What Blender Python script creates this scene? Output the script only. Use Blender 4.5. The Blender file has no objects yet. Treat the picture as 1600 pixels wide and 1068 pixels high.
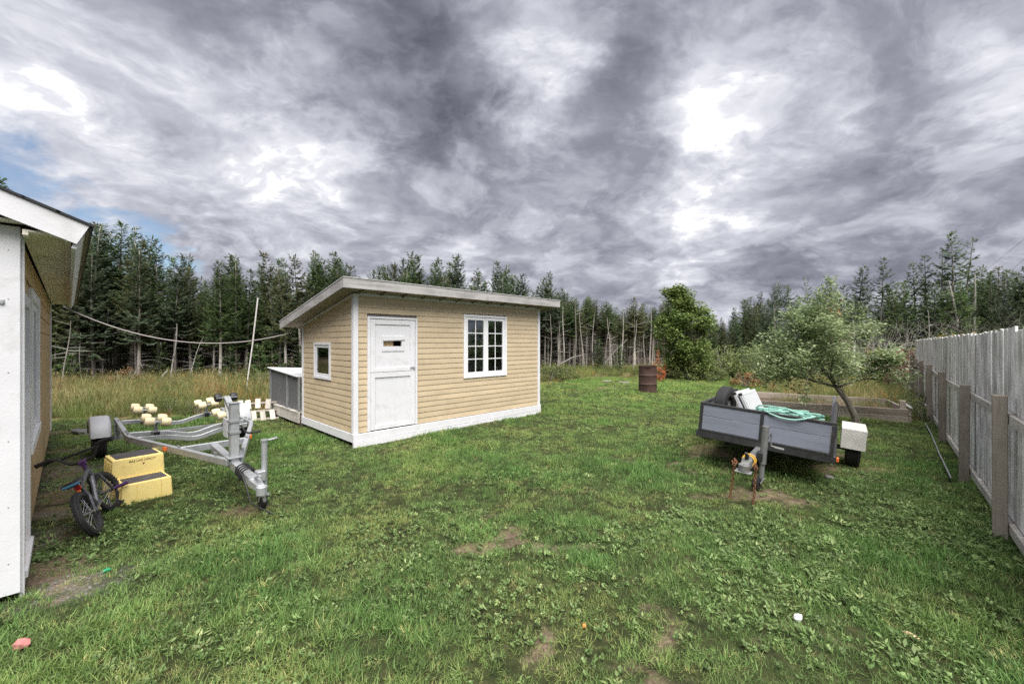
import bpy, bmesh, math, random
import numpy as np
from mathutils import Vector, Matrix, Euler

R = math.radians
random.seed(7)
RNG = np.random.default_rng(11)
scene = bpy.context.scene
COL = scene.collection

# ------------------------------------------------------------------ camera
FPX, CX, CY, CAMH = 655.0, 800.0, 534.0, 1.7
cam_d = bpy.data.cameras.new('camera')
cam_d.sensor_width = 36.0
cam_d.lens = FPX / 1600.0 * 36.0
cam_d.clip_start = 0.05
cam_d.clip_end = 3000.0
cam = bpy.data.objects.new('camera', cam_d)
COL.objects.link(cam)
cam.location = (0, 0, CAMH)
cam.rotation_euler = (R(90), 0, 0)
scene.camera = cam
scene.cycles.max_bounces = 6
scene.cycles.use_denoising = False
scene.cycles.use_adaptive_sampling = False
scene.cycles.diffuse_bounces = 3
scene.cycles.transparent_max_bounces = 12

EXPOSURE = 1.22
vs = scene.view_settings
vs.view_transform = 'Standard'
vs.look = 'None'
vs.gamma = 1.0
vs.use_curve_mapping = False
vs.exposure = EXPOSURE

# ------------------------------------------------------------------ light
SUN_EL, SUN_AZ = 62.0, 165.0          # azimuth clockwise from +Y (view direction)
sun_d = bpy.data.lights.new('sun', 'SUN')
sun_d.energy = 3.6
sun_d.angle = R(64)
sun_d.color = (1.0, 0.965, 0.91)
sun = bpy.data.objects.new('sun', sun_d)
COL.objects.link(sun)
sv = Vector((math.sin(R(SUN_AZ)) * math.cos(R(SUN_EL)), math.cos(R(SUN_AZ)) * math.cos(R(SUN_EL)), math.sin(R(SUN_EL))))
sun.rotation_euler = sv.to_track_quat('Z', 'Y').to_euler()
sun.location = sv * 60

def lin(c):
    return tuple(((v / 255.0) / 12.92 if v / 255.0 <= 0.04045 else ((v / 255.0 + 0.055) / 1.055) ** 2.4) for v in c)

class NT:
    """small node-tree helper"""
    def __init__(self, tree):
        self.t = tree
    def n(self, typ, **kw):
        nd = self.t.nodes.new(typ)
        for k, v in kw.items():
            setattr(nd, k, v)
        return nd
    def l(self, a, b):
        self.t.links.new(a, b)
    def _set(self, sock, v):
        if isinstance(v, bpy.types.NodeSocket):
            self.l(v, sock)
        elif v is not None:
            sock.default_value = v
    def math(self, op, a, b=None, c=None, clamp=False):
        nd = self.n('ShaderNodeMath', operation=op, use_clamp=clamp)
        self._set(nd.inputs[0], a); self._set(nd.inputs[1], b); self._set(nd.inputs[2], c)
        return nd.outputs[0]
    def vmath(self, op, a, b=None, out=0):
        nd = self.n('ShaderNodeVectorMath', operation=op)
        self._set(nd.inputs[0], a)
        if b is not None:
            if op == 'SCALE': self._set(nd.inputs[3], b)
            else: self._set(nd.inputs[1], b)
        return nd.outputs[out]
    def noise(self, vec, scale, detail=4.0, rough=0.5, dist=0.0, out=0):
        nd = self.n('ShaderNodeTexNoise')
        if vec is not None: self.l(vec, nd.inputs['Vector'])
        nd.inputs['Scale'].default_value = scale
        nd.inputs['Detail'].default_value = detail
        nd.inputs['Roughness'].default_value = rough
        nd.inputs['Distortion'].default_value = dist
        return nd.outputs[out]
    def ramp(self, fac, stops, interp='LINEAR'):
        nd = self.n('ShaderNodeValToRGB')
        nd.color_ramp.interpolation = interp
        el = nd.color_ramp.elements
        while len(el) < len(stops): el.new(0.5)
        for e, (p, c) in zip(el, stops):
            e.position = p
            e.color = (c[0], c[1], c[2], 1.0) if hasattr(c, '__len__') else (c, c, c, 1.0)
        self.l(fac, nd.inputs[0])
        return nd.outputs[0]
    def mix(self, fac, a, b, blend='MIX'):
        nd = self.n('ShaderNodeMix', data_type='RGBA', blend_type=blend)
        self._set(nd.inputs[0], fac)
        for s, v in ((nd.inputs[6], a), (nd.inputs[7], b)):
            if isinstance(v, bpy.types.NodeSocket): self.l(v, s)
            else: s.default_value = (v[0], v[1], v[2], 1.0)
        return nd.outputs[2]
    def smooth(self, v, a, b, lo=0.0, hi=1.0):
        nd = self.n('ShaderNodeMapRange', interpolation_type='SMOOTHSTEP')
        self._set(nd.inputs[0], v)
        nd.inputs[1].default_value = a; nd.inputs[2].default_value = b
        nd.inputs[3].default_value = lo; nd.inputs[4].default_value = hi
        return nd.outputs[0]

def pixdir(px, py):
    return Vector(((px - CX) / FPX, 1.0, (CY - py) / FPX)).normalized()

def build_world():
    w = bpy.data.worlds.new('World')
    scene.world = w
    w.use_nodes = True
    t = NT(w.node_tree)
    for nd in list(w.node_tree.nodes): w.node_tree.nodes.remove(nd)
    out = t.n('ShaderNodeOutputWorld')
    sky = t.n('ShaderNodeTexSky', sky_type='NISHITA')
    sky.sun_disc = False
    sky.sun_elevation = R(SUN_EL)
    sky.sun_rotation = R(SUN_AZ)
    sky.altitude = 50; sky.air_density = 1.0; sky.dust_density = 0.6; sky.ozone_density = 1.5
    bg_sky = t.n('ShaderNodeBackground')
    bg_sky.inputs[1].default_value = 0.06
    t.l(sky.outputs[0], bg_sky.inputs[0])
    tc = t.n('ShaderNodeTexCoord')
    d = tc.outputs['Generated']
    sep = t.n('ShaderNodeSeparateXYZ'); t.l(d, sep.inputs[0])
    zc = t.math('MAXIMUM', sep.outputs[2], 0.0)
    den = t.math('ADD', zc, 0.28)
    comb = t.n('ShaderNodeCombineXYZ')
    t.l(t.math('DIVIDE', sep.outputs[0], den), comb.inputs[0])
    t.l(t.math('DIVIDE', sep.outputs[1], den), comb.inputs[1])
    p = comb.outputs[0]
    # turbulent offset of the cloud deck coordinates
    wob = t.vmath('SUBTRACT', t.noise(p, 1.3, 5, 0.55, 0.0, 1), (0.5, 0.5, 0.5))
    p2 = t.vmath('ADD', p, t.vmath('SCALE', wob, 0.45))
    big = t.noise(p2, 0.75, 3, 0.5)
    mid = t.noise(p2, 1.9, 9, 0.55, 0.1)
    fine = t.noise(p2, 5.0, 8, 0.62, 0.15)
    v = t.math('MULTIPLY', big, 0.30)
    v = t.math('MULTIPLY_ADD', mid, 0.62, v)
    v = t.math('MULTIPLY_ADD', fine, 0.20, t.math('ADD', v, 0.026))
    puff = t.noise(p2, 2.7, 10, 0.62, 0.35)
    v = t.math('MULTIPLY_ADD', t.smooth(puff, 0.44, 0.60, -1.0, 1.0), 0.050, v)
    puff2 = t.noise(t.vmath('ADD', p2, (7.0, 3.0, 1.0)), 5.2, 9, 0.6, 0.3)
    v = t.math('MULTIPLY_ADD', t.smooth(puff2, 0.46, 0.60, -1.0, 1.0), 0.022, v)
    # cloud masses: thick (dark) and thin (bright) parts of the deck
    wd = t.vmath('SUBTRACT', t.noise(p, 2.0, 8, 0.62, 0.0, 1), (0.5, 0.5, 0.5))
    dd = t.vmath('ADD', d, t.vmath('SCALE', wd, 0.55))
    blobs = [(600, 60, .50, -.07), (700, 190, .34, -.09), (930, 320, .26, -.05), (1000, 60, .28, -.05),
             (820, 60, .17, .15), (845, 165, .15, .15), (1150, 150, .24, .13), (1120, 330, .22, .08),
             (420, 235, .34, .10), (690, 330, .30, .08), (1000, 385, .30, .08), (200, 170, .36, .06), (300, 310, .26, .07), (480, 330, .25, .06)]
    for px, py, r, wgt in blobs:
        dist = t.vmath('DISTANCE', dd, tuple(pixdir(px, py)), 1)
        v = t.math('MULTIPLY_ADD', t.smooth(dist, 0.0, r, 1.0, 0.0), wgt, v)
    v = t.math('MULTIPLY_ADD', t.math('SUBTRACT', v, 0.565), 0.86, 0.558)
    k = 1.0 / 2 ** EXPOSURE
    S = lambda c, m=1.0: tuple(x * k * m for x in lin(c))
    ccol = t.ramp(v, [(0.34, S((96, 98, 112))), (0.43, S((126, 128, 142))), (0.51, S((154, 156, 170))), (0.575, S((180, 182, 194))),
                      (0.64, S((206, 208, 219))), (0.71, S((238, 239, 246))), (0.76, S((255, 255, 255), 1.3)), (0.83, S((255, 255, 255), 2.8))])
    bg_c = t.n('ShaderNodeBackground'); t.l(ccol, bg_c.inputs[0])
    bg_c.inputs[1].default_value = 1.0
    # openings to blue sky, low on the left
    hole = None
    for px, py, r in [(110, 335, .12), (215, 368, .09), (35, 325, .10), (-150, 350, .2)]:
        dist = t.vmath('DISTANCE', dd, tuple(pixdir(px, py)), 1)
        h = t.smooth(dist, r * 0.35, r, 1.0, 0.0)
        hole = h if hole is None else t.math('MAXIMUM', hole, h)
    hn = t.smooth(t.math('MULTIPLY_ADD', fine, 0.9, t.math('MULTIPLY', mid, 0.6)), 0.60, 0.92, 1.0, 0.45)
    hole = t.math('MULTIPLY', hole, hn, clamp=True)
    mx = t.n('ShaderNodeMixShader')
    t.l(hole, mx.inputs[0]); t.l(bg_c.outputs[0], mx.inputs[1]); t.l(bg_sky.outputs[0], mx.inputs[2])
    t.l(mx.outputs[0], out.inputs[0])
    w.cycles.sampling_method = 'MANUAL'
    w.cycles.sample_map_resolution = 512
build_world()

# ------------------------------------------------------------------ ground shape
def vnoise(x, y, seed):
    x = np.asarray(x, float); y = np.asarray(y, float)
    xi = np.floor(x).astype(np.int64); yi = np.floor(y).astype(np.int64)
    fx = x - xi; fy = y - yi
    fx = fx * fx * (3 - 2 * fx); fy = fy * fy * (3 - 2 * fy)
    def h(a, b):
        n = (a * 374761393 + b * 668265263 + seed * 974634777) & 0x7fffffff
        n = ((n ^ (n >> 13)) * 1274126177) & 0x7fffffff
        return ((n ^ (n >> 16)) & 0xffff) / 65535.0
    return (h(xi, yi) * (1 - fx) + h(xi + 1, yi) * fx) * (1 - fy) + (h(xi, yi + 1) * (1 - fx) + h(xi + 1, yi + 1) * fx) * fy

def fbm(x, y, seed, oct=4):
    s = 0; a = 0.5; tot = 0
    for i in range(oct):
        s = s + a * vnoise(np.asarray(x) * 2 ** i, np.asarray(y) * 2 ** i, seed + i * 7); tot += a; a *= 0.5
    return s / tot

def H(x, y):
    x = np.asarray(x, float); y = np.asarray(y, float)
    z = 0.05 * (fbm(x * 0.35, y * 0.35, 3) - 0.5) + 0.03 * (vnoise(x * 1.7, y * 1.7, 5) - 0.5)
    z = z + 0.075 * np.exp(-((x - 3.37) ** 2 + (y - 7.18) ** 2) / 1.0)
    z = z - 0.075 * np.exp(-((x - 4.87) ** 2 + (y - 5.98) ** 2) / 1.0)
    far = np.clip((np.hypot(x, y) - 60) / 200, 0, 1)
    return z * (1 - far)

def hz(x, y): return float(H(x, y))

EDGE_X = [-60, -30, -9.2, -6.6, -5.9, -4.0, 0.0, 1.3, 3.5, 6.0, 8.7, 12, 30]
EDGE_Y = [6.5, 7.4, 8.5, 9.3, 10.6, 12.6, 16.0, 16.9, 19.0, 19.9, 20.0, 20.5, 22]
def tall_mask(x, y):
    """>0 inside the rough grass, about metres from the lawn edge"""
    x = np.asarray(x, float); y = np.asarray(y, float)
    w = (fbm(x * 0.6, y * 0.6, 21) - 0.5) * 1.4
    a = y - np.interp(x, EDGE_X, EDGE_Y) + w
    bedline = (x - 5.85) * 0.53 + (y - 10.5) * 0.85
    fen = (x - 3.67) * (-0.75) + (y - 3.0) * 0.661           # >0 on the lawn side of the fence
    b = np.minimum(np.minimum(x - 0.557 * y - 0.1, bedline - 0.12), 10.0) + w * 0.25
    b = np.where(fen > 0.15, b, -1.0)
    c = np.where((fen < -0.4) & (y > 12.0), 1.0, -1.0)
    return np.maximum(np.maximum(a, b), c)

BARE = [(-0.02, 3.70, .42, .8), (0.85, 2.42, .42, .95), (-4.1, 3.5, .35, .5), (2.7, 4.6, .45, .5),
        (2.2, 5.6, .5, .25), (-2.7, 4.3, .3, .4), (4.2, 6.4, 1.2, .5), (0.3, 5.0, .4, .25), (1.6, 5.9, .5, .3),
        (3.4, 15.5, .9, .5), (7.0, 13.0, .8, .5), (5.6, 5.2, .35, .25), (-5.1, 4.3, .6, .35), (1.9, 2.4, .2, .25), (6.8, 7.6, .5, .35), (-1.4, 3.1, .25, .2)]
def bare_mask(x, y):
    x = np.asarray(x, float); y = np.asarray(y, float)
    m = np.zeros_like(x)
    n = fbm(x * 2.6, y * 2.6, 31); n9 = fbm(x * 11.0, y * 11.0, 35)
    for bx, by, r, s in BARE:
        dd = np.hypot(x - bx, (y - by) * 1.2) / r + (n - 0.5) * 3.6 + (n9 - 0.5) * 1.6
        m = np.maximum(m, s * np.clip(1.15 - dd, 0, 1))
    # worn strip along the house wall
    lx = (x + 3.26) * 0.683 + (y - 2.8) * 0.73
    ly = (x + 3.26) * (-0.73) + (y - 2.8) * 0.683
    strip = np.clip(1.0 - np.abs(lx - 0.15) / 0.35, 0, 1) * ((ly > -0.3) & (ly < 7.5))
    m = np.maximum(m, strip * np.clip(n * 2.0 - 0.55, 0, 0.7))
    return np.clip(m, 0, 1)

# ------------------------------------------------------------------ materials
MATS = {}
def mat_base(name):
    m = bpy.data.materials.new(name)
    m.use_nodes = True
    nt = m.node_tree
    for nd in list(nt.nodes): nt.nodes.remove(nd)
    t = NT(nt)
    out = t.n('ShaderNodeOutputMaterial')
    bs = t.n('ShaderNodeBsdfPrincipled')
    t.l(bs.outputs[0], out.inputs[0])
    MATS[name] = m
    return m, t, bs, out

def mat(name, col, rough=0.6, var=0.12, scale=6.0, metal=0.0, bump=0.0, bscale=40.0, spec=0.4, stretch=None, stain=None, stain_amt=0.0, stain_scale=3.0):
    m, t, bs, out = mat_base(name)
    tc = t.n('ShaderNodeTexCoord')
    vec = tc.outputs['Object']
    if stretch:
        mp = t.n('ShaderNodeMapping'); t.l(vec, mp.inputs[0]); mp.inputs['Scale'].default_value = stretch
        sv_ = mp.outputs[0]
    else:
        sv_ = vec
    oi = t.n('ShaderNodeObjectInfo')
    off = t.vmath('SCALE', (7.3, 3.1, 5.7), oi.outputs['Random'])
    sv_ = t.vmath('ADD', sv_, off)
    n1 = t.noise(sv_, scale, 5, 0.6)
    lo = tuple(max(0, c * (1 - var)) for c in col); hi = tuple(c * (1 + var) for c in col)
    c = t.ramp(n1, [(0.3, lo), (0.7, hi)])
    c = t.mix(1.0, c, t.ramp(oi.outputs['Random'], [(0, 1 - var * 0.5), (1, 1 + var * 0.5)]), 'MULTIPLY')
    if stain:
        n2 = t.noise(t.vmath('ADD', vec, off), stain_scale, 6, 0.65, 0.6)
        f = t.smooth(n2, 0.52, 0.72, 0.0, stain_amt)
        c = t.mix(f, c, stain)
    t.l(c, bs.inputs['Base Color'])
    bs.inputs['Metallic'].default_value = metal
    bs.inputs['Specular IOR Level'].default_value = spec
    rr = t.ramp(n1, [(0.2, max(0, rough - 0.08)), (0.8, min(1, rough + 0.08))])
    t.l(rr, bs.inputs['Roughness'])
    if bump:
        bp = t.n('ShaderNodeBump'); bp.inputs['Strength'].default_value = bump; bp.inputs['Distance'].default_value = 0.01
        t.l(t.noise(sv_, bscale, 4, 0.6), bp.inputs['Height'])
        t.l(bp.outputs[0], bs.inputs['Normal'])
    return m

def wood(name, col, dark, axis='z', rough=0.8, knots=True, grain=1.0, amt=0.6):
    """weathered board: grain stretched along an axis of the thing"""
    m, t, bs, out = mat_base(name)
    tc = t.n('ShaderNodeTexCoord')
    oi = t.n('ShaderNodeObjectInfo')
    mp = t.n('ShaderNodeMapping')
    sc = {'x': (1.2, 22, 22), 'y': (22, 1.2, 22), 'z': (22, 22, 1.2)}[axis]
    mp.inputs['Scale'].default_value = tuple(s * grain for s in sc)
    t.l(tc.outputs['Object'], mp.inputs[0])
    off = t.vmath('SCALE', (17.3, 13.1, 9.7), oi.outputs['Random'])
    v = t.vmath('ADD', mp.outputs[0], off)
    g = t.noise(v, 1.0, 6, 0.65, 0.8)
    blot = t.noise(t.vmath('ADD', tc.outputs['Object'], off), 2.3, 5, 0.6, 0.3)
    f = t.smooth(t.math('MULTIPLY_ADD', blot, 0.55, t.math('MULTIPLY', g, 0.6)), 0.47, 0.70, 0.0, amt)
    c = t.mix(f, col, dark)
    if knots:
        vo = t.n('ShaderNodeTexVoronoi'); vo.inputs['Scale'].default_value = 3.4
        kv = t.n('ShaderNodeMapping'); kv.inputs['Scale'].default_value = {'x': (.6, 1.5, 1.5), 'y': (1.5, .6, 1.5), 'z': (1.5, 1.5, .6)}[axis]
        t.l(t.vmath('ADD', tc.outputs['Object'], off), kv.inputs[0]); t.l(kv.outputs[0], vo.inputs['Vector'])
        kf = t.smooth(vo.outputs['Distance'], 0.03, 0.10, 0.75, 0.0)
        c = t.mix(kf, c, tuple(d * 0.55 for d in dark))
    c = t.mix(1.0, c, t.ramp(oi.outputs['Random'], [(0, 0.70), (0.5, 0.98), (1, 1.18)]), 'MULTIPLY')
    t.l(c, bs.inputs['Base Color'])
    bs.inputs['Roughness'].default_value = rough
    bs.inputs['Specular IOR Level'].default_value = 0.25
    bp = t.n('ShaderNodeBump'); bp.inputs['Strength'].default_value = 0.45; bp.inputs['Distance'].default_value = 0.004
    t.l(g, bp.inputs['Height']); t.l(bp.outputs[0], bs.inputs['Normal'])
    return m

def foliage(name, c0, c1, c2, trans=0.3, nscale=1.4, rough=0.55, tint=False, objvar=0.25):
    m, t, bs, out = mat_base(name)
    tc = t.n('ShaderNodeTexCoord'); oi = t.n('ShaderNodeObjectInfo'); geo = t.n('ShaderNodeNewGeometry')
    off = t.vmath('SCALE', (31.0, 17.0, 23.0), oi.outputs['Random'])
    v = t.vmath('ADD', tc.outputs['Object'], off)
    n = t.noise(v, nscale, 4, 0.6)
    isl = geo.outputs['Random Per Island']
    f = t.math('MULTIPLY_ADD', isl, 0.45, t.math('MULTIPLY', n, 0.62))
    c = t.ramp(f, [(0.28, c0), (0.52, c1), (0.8, c2)])
    if tint:
        at = t.n('ShaderNodeAttribute', attribute_type='INSTANCER', attribute_name='tint')
        c = t.mix(1.0, c, at.outputs['Color'], 'MULTIPLY')
    else:
        c = t.mix(1.0, c, t.ramp(oi.outputs['Random'], [(0, 1 - objvar), (1, 1 + objvar)]), 'MULTIPLY')
    t.l(c, bs.inputs['Base Color'])
    bs.inputs['Roughness'].default_value = rough
    bs.inputs['Specular IOR Level'].default_value = 0.25
    if trans > 0:
        tr = t.n('ShaderNodeBsdfTranslucent'); t.l(c, tr.inputs[0])
        mx = t.n('ShaderNodeMixShader'); mx.inputs[0].default_value = trans
        t.l(bs.outputs[0], mx.inputs[1]); t.l(tr.outputs[0], mx.inputs[2]); t.l(mx.outputs[0], out.inputs[0])
    return m

def glass(name, tintc=(0.5, 0.55, 0.55), refl=0.12):
    m, t, bs, out = mat_base(name)
    m.node_tree.nodes.remove(bs)
    tr = t.n('ShaderNodeBsdfTransparent'); tr.inputs[0].default_value = (*tintc, 1)
    gl = t.n('ShaderNodeBsdfGlossy'); gl.inputs['Roughness'].default_value = 0.03
    gl.inputs[0].default_value = (0.9, 0.95, 1.0, 1)
    fr = t.n('ShaderNodeFresnel'); fr.inputs[0].default_value = 1.5
    mx = t.n('ShaderNodeMixShader')
    t.l(t.math('MULTIPLY_ADD', fr.outputs[0], 1.0, refl, clamp=True), mx.inputs[0])
    t.l(tr.outputs[0], mx.inputs[1]); t.l(gl.outputs[0], mx.inputs[2]); t.l(mx.outputs[0], out.inputs[0])
    return m

def screen_mat(name, col, alpha):
    m, t, bs, out = mat_base(name)
    bs.inputs['Base Color'].default_value = (*col, 1); bs.inputs['Roughness'].default_value = 0.7
    tr = t.n('ShaderNodeBsdfTransparent')
    mx = t.n('ShaderNodeMixShader')
    tc = t.n('ShaderNodeTexCoord')
    t.l(t.ramp(t.noise(tc.outputs['Object'], 3.0, 4), [(0.3, alpha - 0.08), (0.7, alpha + 0.1)]), mx.inputs[0])
    t.l(tr.outputs[0], mx.inputs[1]); t.l(bs.outputs[0], mx.inputs[2]); t.l(mx.outputs[0], out.inputs[0])
    return m

WHITE = mat('white_paint', (0.70, 0.70, 0.735), 0.55, 0.04, 5, stain=(0.50, 0.49, 0.47), stain_amt=0.45, stain_scale=4.5, bump=0.1, bscale=60)
VINYLW = mat('white_vinyl', (0.82, 0.82, 0.85), 0.4, 0.03, 4, stain=(0.6, 0.6, 0.6), stain_amt=0.25)
TAN = mat('tan_vinyl_siding', (0.54, 0.435, 0.295), 0.5, 0.08, 2.0, stain=(0.42, 0.33, 0.22), stain_amt=0.5, stain_scale=1.6, bump=0.06, bscale=90)
PLY = mat('tan_plywood', (0.54, 0.39, 0.22), 0.7, 0.10, 5.0, stain=(0.34, 0.24, 0.14), stain_amt=0.5, stain_scale=2.2)
SOFFIT = mat('soffit_board', (0.80, 0.75, 0.64), 0.7, 0.08, 4.0, stain=(0.40, 0.30, 0.18), stain_amt=0.7, stain_scale=2.0)
SHINGLE = mat('asphalt_shingle', (0.035, 0.035, 0.04), 0.9, 0.3, 40, bump=0.5, bscale=120)
GREYW_X = wood('grey_fascia_wood', (0.44, 0.425, 0.42), (0.20, 0.19, 0.185), 'x')
GREYW_Y = wood('grey_fascia_wood_across', (0.44, 0.425, 0.42), (0.20, 0.19, 0.185), 'y')
UNDER = wood('raw_roof_sheathing', (0.30, 0.25, 0.19), (0.14, 0.11, 0.08), 'x')
DECKW = wood('peeling_white_deck_board', (0.62, 0.60, 0.56), (0.33, 0.28, 0.23), 'y', amt=0.75)
FENCEB = wood('silver_fence_board', (0.84, 0.83, 0.83), (0.36, 0.34, 0.325), 'z', amt=0.85)
FENCEP = wood('brown_fence_post', (0.29, 0.255, 0.22), (0.12, 0.10, 0.085), 'z')
FENCER = wood('fence_rail_wood', (0.62, 0.59, 0.56), (0.32, 0.29, 0.26), 'x')
BEDW = wood('bed_timber', (0.40, 0.345, 0.30), (0.19, 0.16, 0.14), 'x')
PANELW = wood('grey_painted_plank', (0.195, 0.212, 0.262), (0.13, 0.14, 0.172), 'y', rough=0.6, amt=0.5)
SLATW = wood('pale_slat_wood', (0.55, 0.52, 0.46), (0.30, 0.26, 0.21), 'z', amt=0.6)
POSTW = wood('dark_support_post', (0.20, 0.16, 0.12), (0.09, 0.07, 0.05), 'z')
GALV = mat('galvanised_steel', (0.43, 0.445, 0.465), 0.45, 0.12, 9, metal=0.5, stain=(0.27, 0.275, 0.28), stain_amt=0.6, stain_scale=14)
GALVD = mat('dull_grey_steel', (0.30, 0.31, 0.32), 0.55, 0.15, 9, metal=0.4)
FENDER = mat('grey_fender_steel', (0.38, 0.395, 0.43), 0.5, 0.06, 5, stain=(0.38, 0.38, 0.38), stain_amt=0.4)
RUBBER = mat('black_rubber', (0.022, 0.022, 0.024), 0.75, 0.3, 20, bump=0.3, bscale=60, stain=(0.07, 0.065, 0.055), stain_amt=0.5)
BLACKM = mat('black_painted_steel', (0.028, 0.028, 0.03), 0.5, 0.3, 8, stain=(0.10, 0.08, 0.07), stain_amt=0.5, stain_scale=9)
BLACKP = mat('black_plastic', (0.02, 0.02, 0.022), 0.45, 0.2, 8)
CREAM = mat('cream_roller', (0.72, 0.62, 0.40), 0.55, 0.08, 12, stain=(0.50, 0.40, 0.25), stain_amt=0.5, stain_scale=12)
ORANGE = mat('amber_lens', (0.70, 0.16, 0.04), 0.25, 0.05, 8)
REDL = mat('red_lens', (0.55, 0.02, 0.02), 0.2, 0.05, 8)
YELLOW = mat('yellow_plastic', (0.88, 0.70, 0.27), 0.5, 0.05, 3, stain=(0.58, 0.45, 0.22), stain_amt=0.5, stain_scale=5)
TREAD = mat('dark_grip_tread', (0.075, 0.07, 0.075), 0.85, 0.25, 60, bump=0.5, bscale=150, stain=(0.2, 0.19, 0.19), stain_amt=0.4, stain_scale=9)
PURPLE = mat('purple_anodised', (0.10, 0.045, 0.15), 0.35, 0.1, 8, metal=0.3)
BLUEV = mat('blue_vinyl', (0.05, 0.16, 0.26), 0.4, 0.1, 8)
BIKEF = mat('grey_bike_paint', (0.10, 0.105, 0.12), 0.35, 0.15, 8, metal=0.3, stain=(0.35, 0.36, 0.4), stain_amt=0.5, stain_scale=14)
CHROME = mat('worn_chrome', (0.5, 0.5, 0.5), 0.3, 0.1, 12, metal=0.9, stain=(0.25, 0.13, 0.07), stain_amt=0.6, stain_scale=14)
RUST = mat('rusty_chain_steel', (0.16, 0.07, 0.035), 0.8, 0.35, 30, bump=0.4, bscale=80)
RUSTB = mat('rusted_barrel_steel', (0.062, 0.034, 0.027), 0.85, 0.35, 5, bump=0.4, bscale=40, stain=(0.035, 0.022, 0.022), stain_amt=0.8, stain_scale=3)
RUSTL = mat('worn_barrel_rib', (0.20, 0.13, 0.11), 0.7, 0.3, 12)
DARKST = mat('dark_grey_steel', (0.17, 0.175, 0.175), 0.6, 0.2, 12, metal=0.3, stain=(0.12, 0.07, 0.045), stain_amt=0.5, stain_scale=11)
DIAMOND = None
HOSE = mat('teal_hose', (0.22, 0.42, 0.36), 0.45, 0.12, 10)
WHITEP = mat('white_plastic', (0.60, 0.61, 0.635), 0.45, 0.03, 5, stain=(0.55, 0.54, 0.5), stain_amt=0.4)
PANELP = mat('grey_white_plastic', (0.46, 0.47, 0.49), 0.5, 0.04, 5)
PLYPALE = mat('pale_trailer_floor', (0.42, 0.38, 0.32), 0.8, 0.15, 8)
CABLE = mat('grey_cable', (0.30, 0.27, 0.26), 0.6, 0.1, 8)
YROPE = mat('yellow_webbing', (0.62, 0.36, 0.03), 0.6, 0.1, 20)
GLASS = glass('window_glass', (0.42, 0.45, 0.45), 0.09)
SCREEN = screen_mat('grey_insect_screen', (0.17, 0.17, 0.185), 0.62)
POLYROOF = mat('pale_roof_sheet', (0.66, 0.67, 0.70), 0.5, 0.06, 5)
CURTAIN = mat('interior_board', (0.11, 0.10, 0.09), 0.8, 0.2, 3)
STONE = mat('grey_stone', (0.17, 0.165, 0.155), 0.85, 0.25, 9, bump=0.5, bscale=20)
PINK = mat('faded_pink_foam', (0.36, 0.14, 0.13), 0.8, 0.2, 14, stain=(0.66, 0.56, 0.46), stain_amt=0.8, stain_scale=10)
GREENP = mat('green_plastic_wrap', (0.03, 0.30, 0.15), 0.35, 0.1, 10)
PAPER = mat('crumpled_white_paper', (0.78, 0.78, 0.82), 0.7, 0.05, 10)
TANLEAF = mat('pale_wood_chip', (0.55, 0.38, 0.24), 0.8, 0.15, 10)
INK = mat('black_ink', (0.03, 0.028, 0.025), 0.6, 0.1, 10)
REDINK = mat('red_ink', (0.35, 0.05, 0.04), 0.6, 0.1, 10)

def mk_diamond():
    m, t, bs, out = mat_base('white_checker_plate')
    tc = t.n('ShaderNodeTexCoord')
    br = t.n('ShaderNodeTexChecker'); br.inputs['Scale'].default_value = 34
    mp = t.n('ShaderNodeMapping'); mp.inputs['Rotation'].default_value = (0.6, 0.6, 0.78)
    t.l(tc.outputs['Object'], mp.inputs[0]); t.l(mp.outputs[0], br.inputs[0])
    n = t.noise(tc.outputs['Object'], 6, 5)
    t.l(t.ramp(n, [(0.3, (0.58, 0.57, 0.53)), (0.7, (0.74, 0.73, 0.70))]), bs.inputs['Base Color'])
    bs.inputs['Roughness'].default_value = 0.45; bs.inputs['Metallic'].default_value = 0.25
    bp = t.n('ShaderNodeBump'); bp.inputs['Strength'].default_value = 0.4; bp.inputs['Distance'].default_value = 0.004
    t.l(br.outputs['Fac'], bp.inputs['Height']); t.l(bp.outputs[0], bs.inputs['Normal'])
    return m
DIAMOND = mk_diamond()

def bark_mat(name, a, b, c):
    m, t, bs, out = mat_base(name)
    tc = t.n('ShaderNodeTexCoord'); oi = t.n('ShaderNodeObjectInfo')
    off = t.vmath('SCALE', (31.0, 17.0, 23.0), oi.outputs['Random'])
    v = t.vmath('ADD', tc.outputs['Object'], off)
    n = t.noise(v, 7, 6, 0.65, 0.5)
    n2 = t.noise(v, 1.2, 3)
    f = t.math('MULTIPLY_ADD', n2, 0.4, t.math('MULTIPLY', n, 0.65))
    col = t.ramp(f, [(0.33, a), (0.52, b), (0.72, c)])
    col = t.mix(1.0, col, t.ramp(oi.outputs['Random'], [(0, 0.6), (1, 1.35)]), 'MULTIPLY')
    t.l(col, bs.inputs['Base Color']); bs.inputs['Roughness'].default_value = 0.9
    bs.inputs['Specular IOR Level'].default_value = 0.2
    bp = t.n('ShaderNodeBump'); bp.inputs['Strength'].default_value = 0.6; bp.inputs['Distance'].default_value = 0.02
    t.l(n, bp.inputs['Height']); t.l(bp.outputs[0], bs.inputs['Normal'])
    return m
BARK = bark_mat('spruce_bark', (0.12, 0.10, 0.09), (0.26, 0.235, 0.21), (0.48, 0.455, 0.42))
DEADW = bark_mat('bleached_dead_wood', (0.14, 0.12, 0.11), (0.26, 0.24, 0.225), (0.42, 0.40, 0.38))
SNAG = bark_mat('silver_snag_wood', (0.17, 0.155, 0.14), (0.28, 0.265, 0.245), (0.42, 0.40, 0.37))
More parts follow.
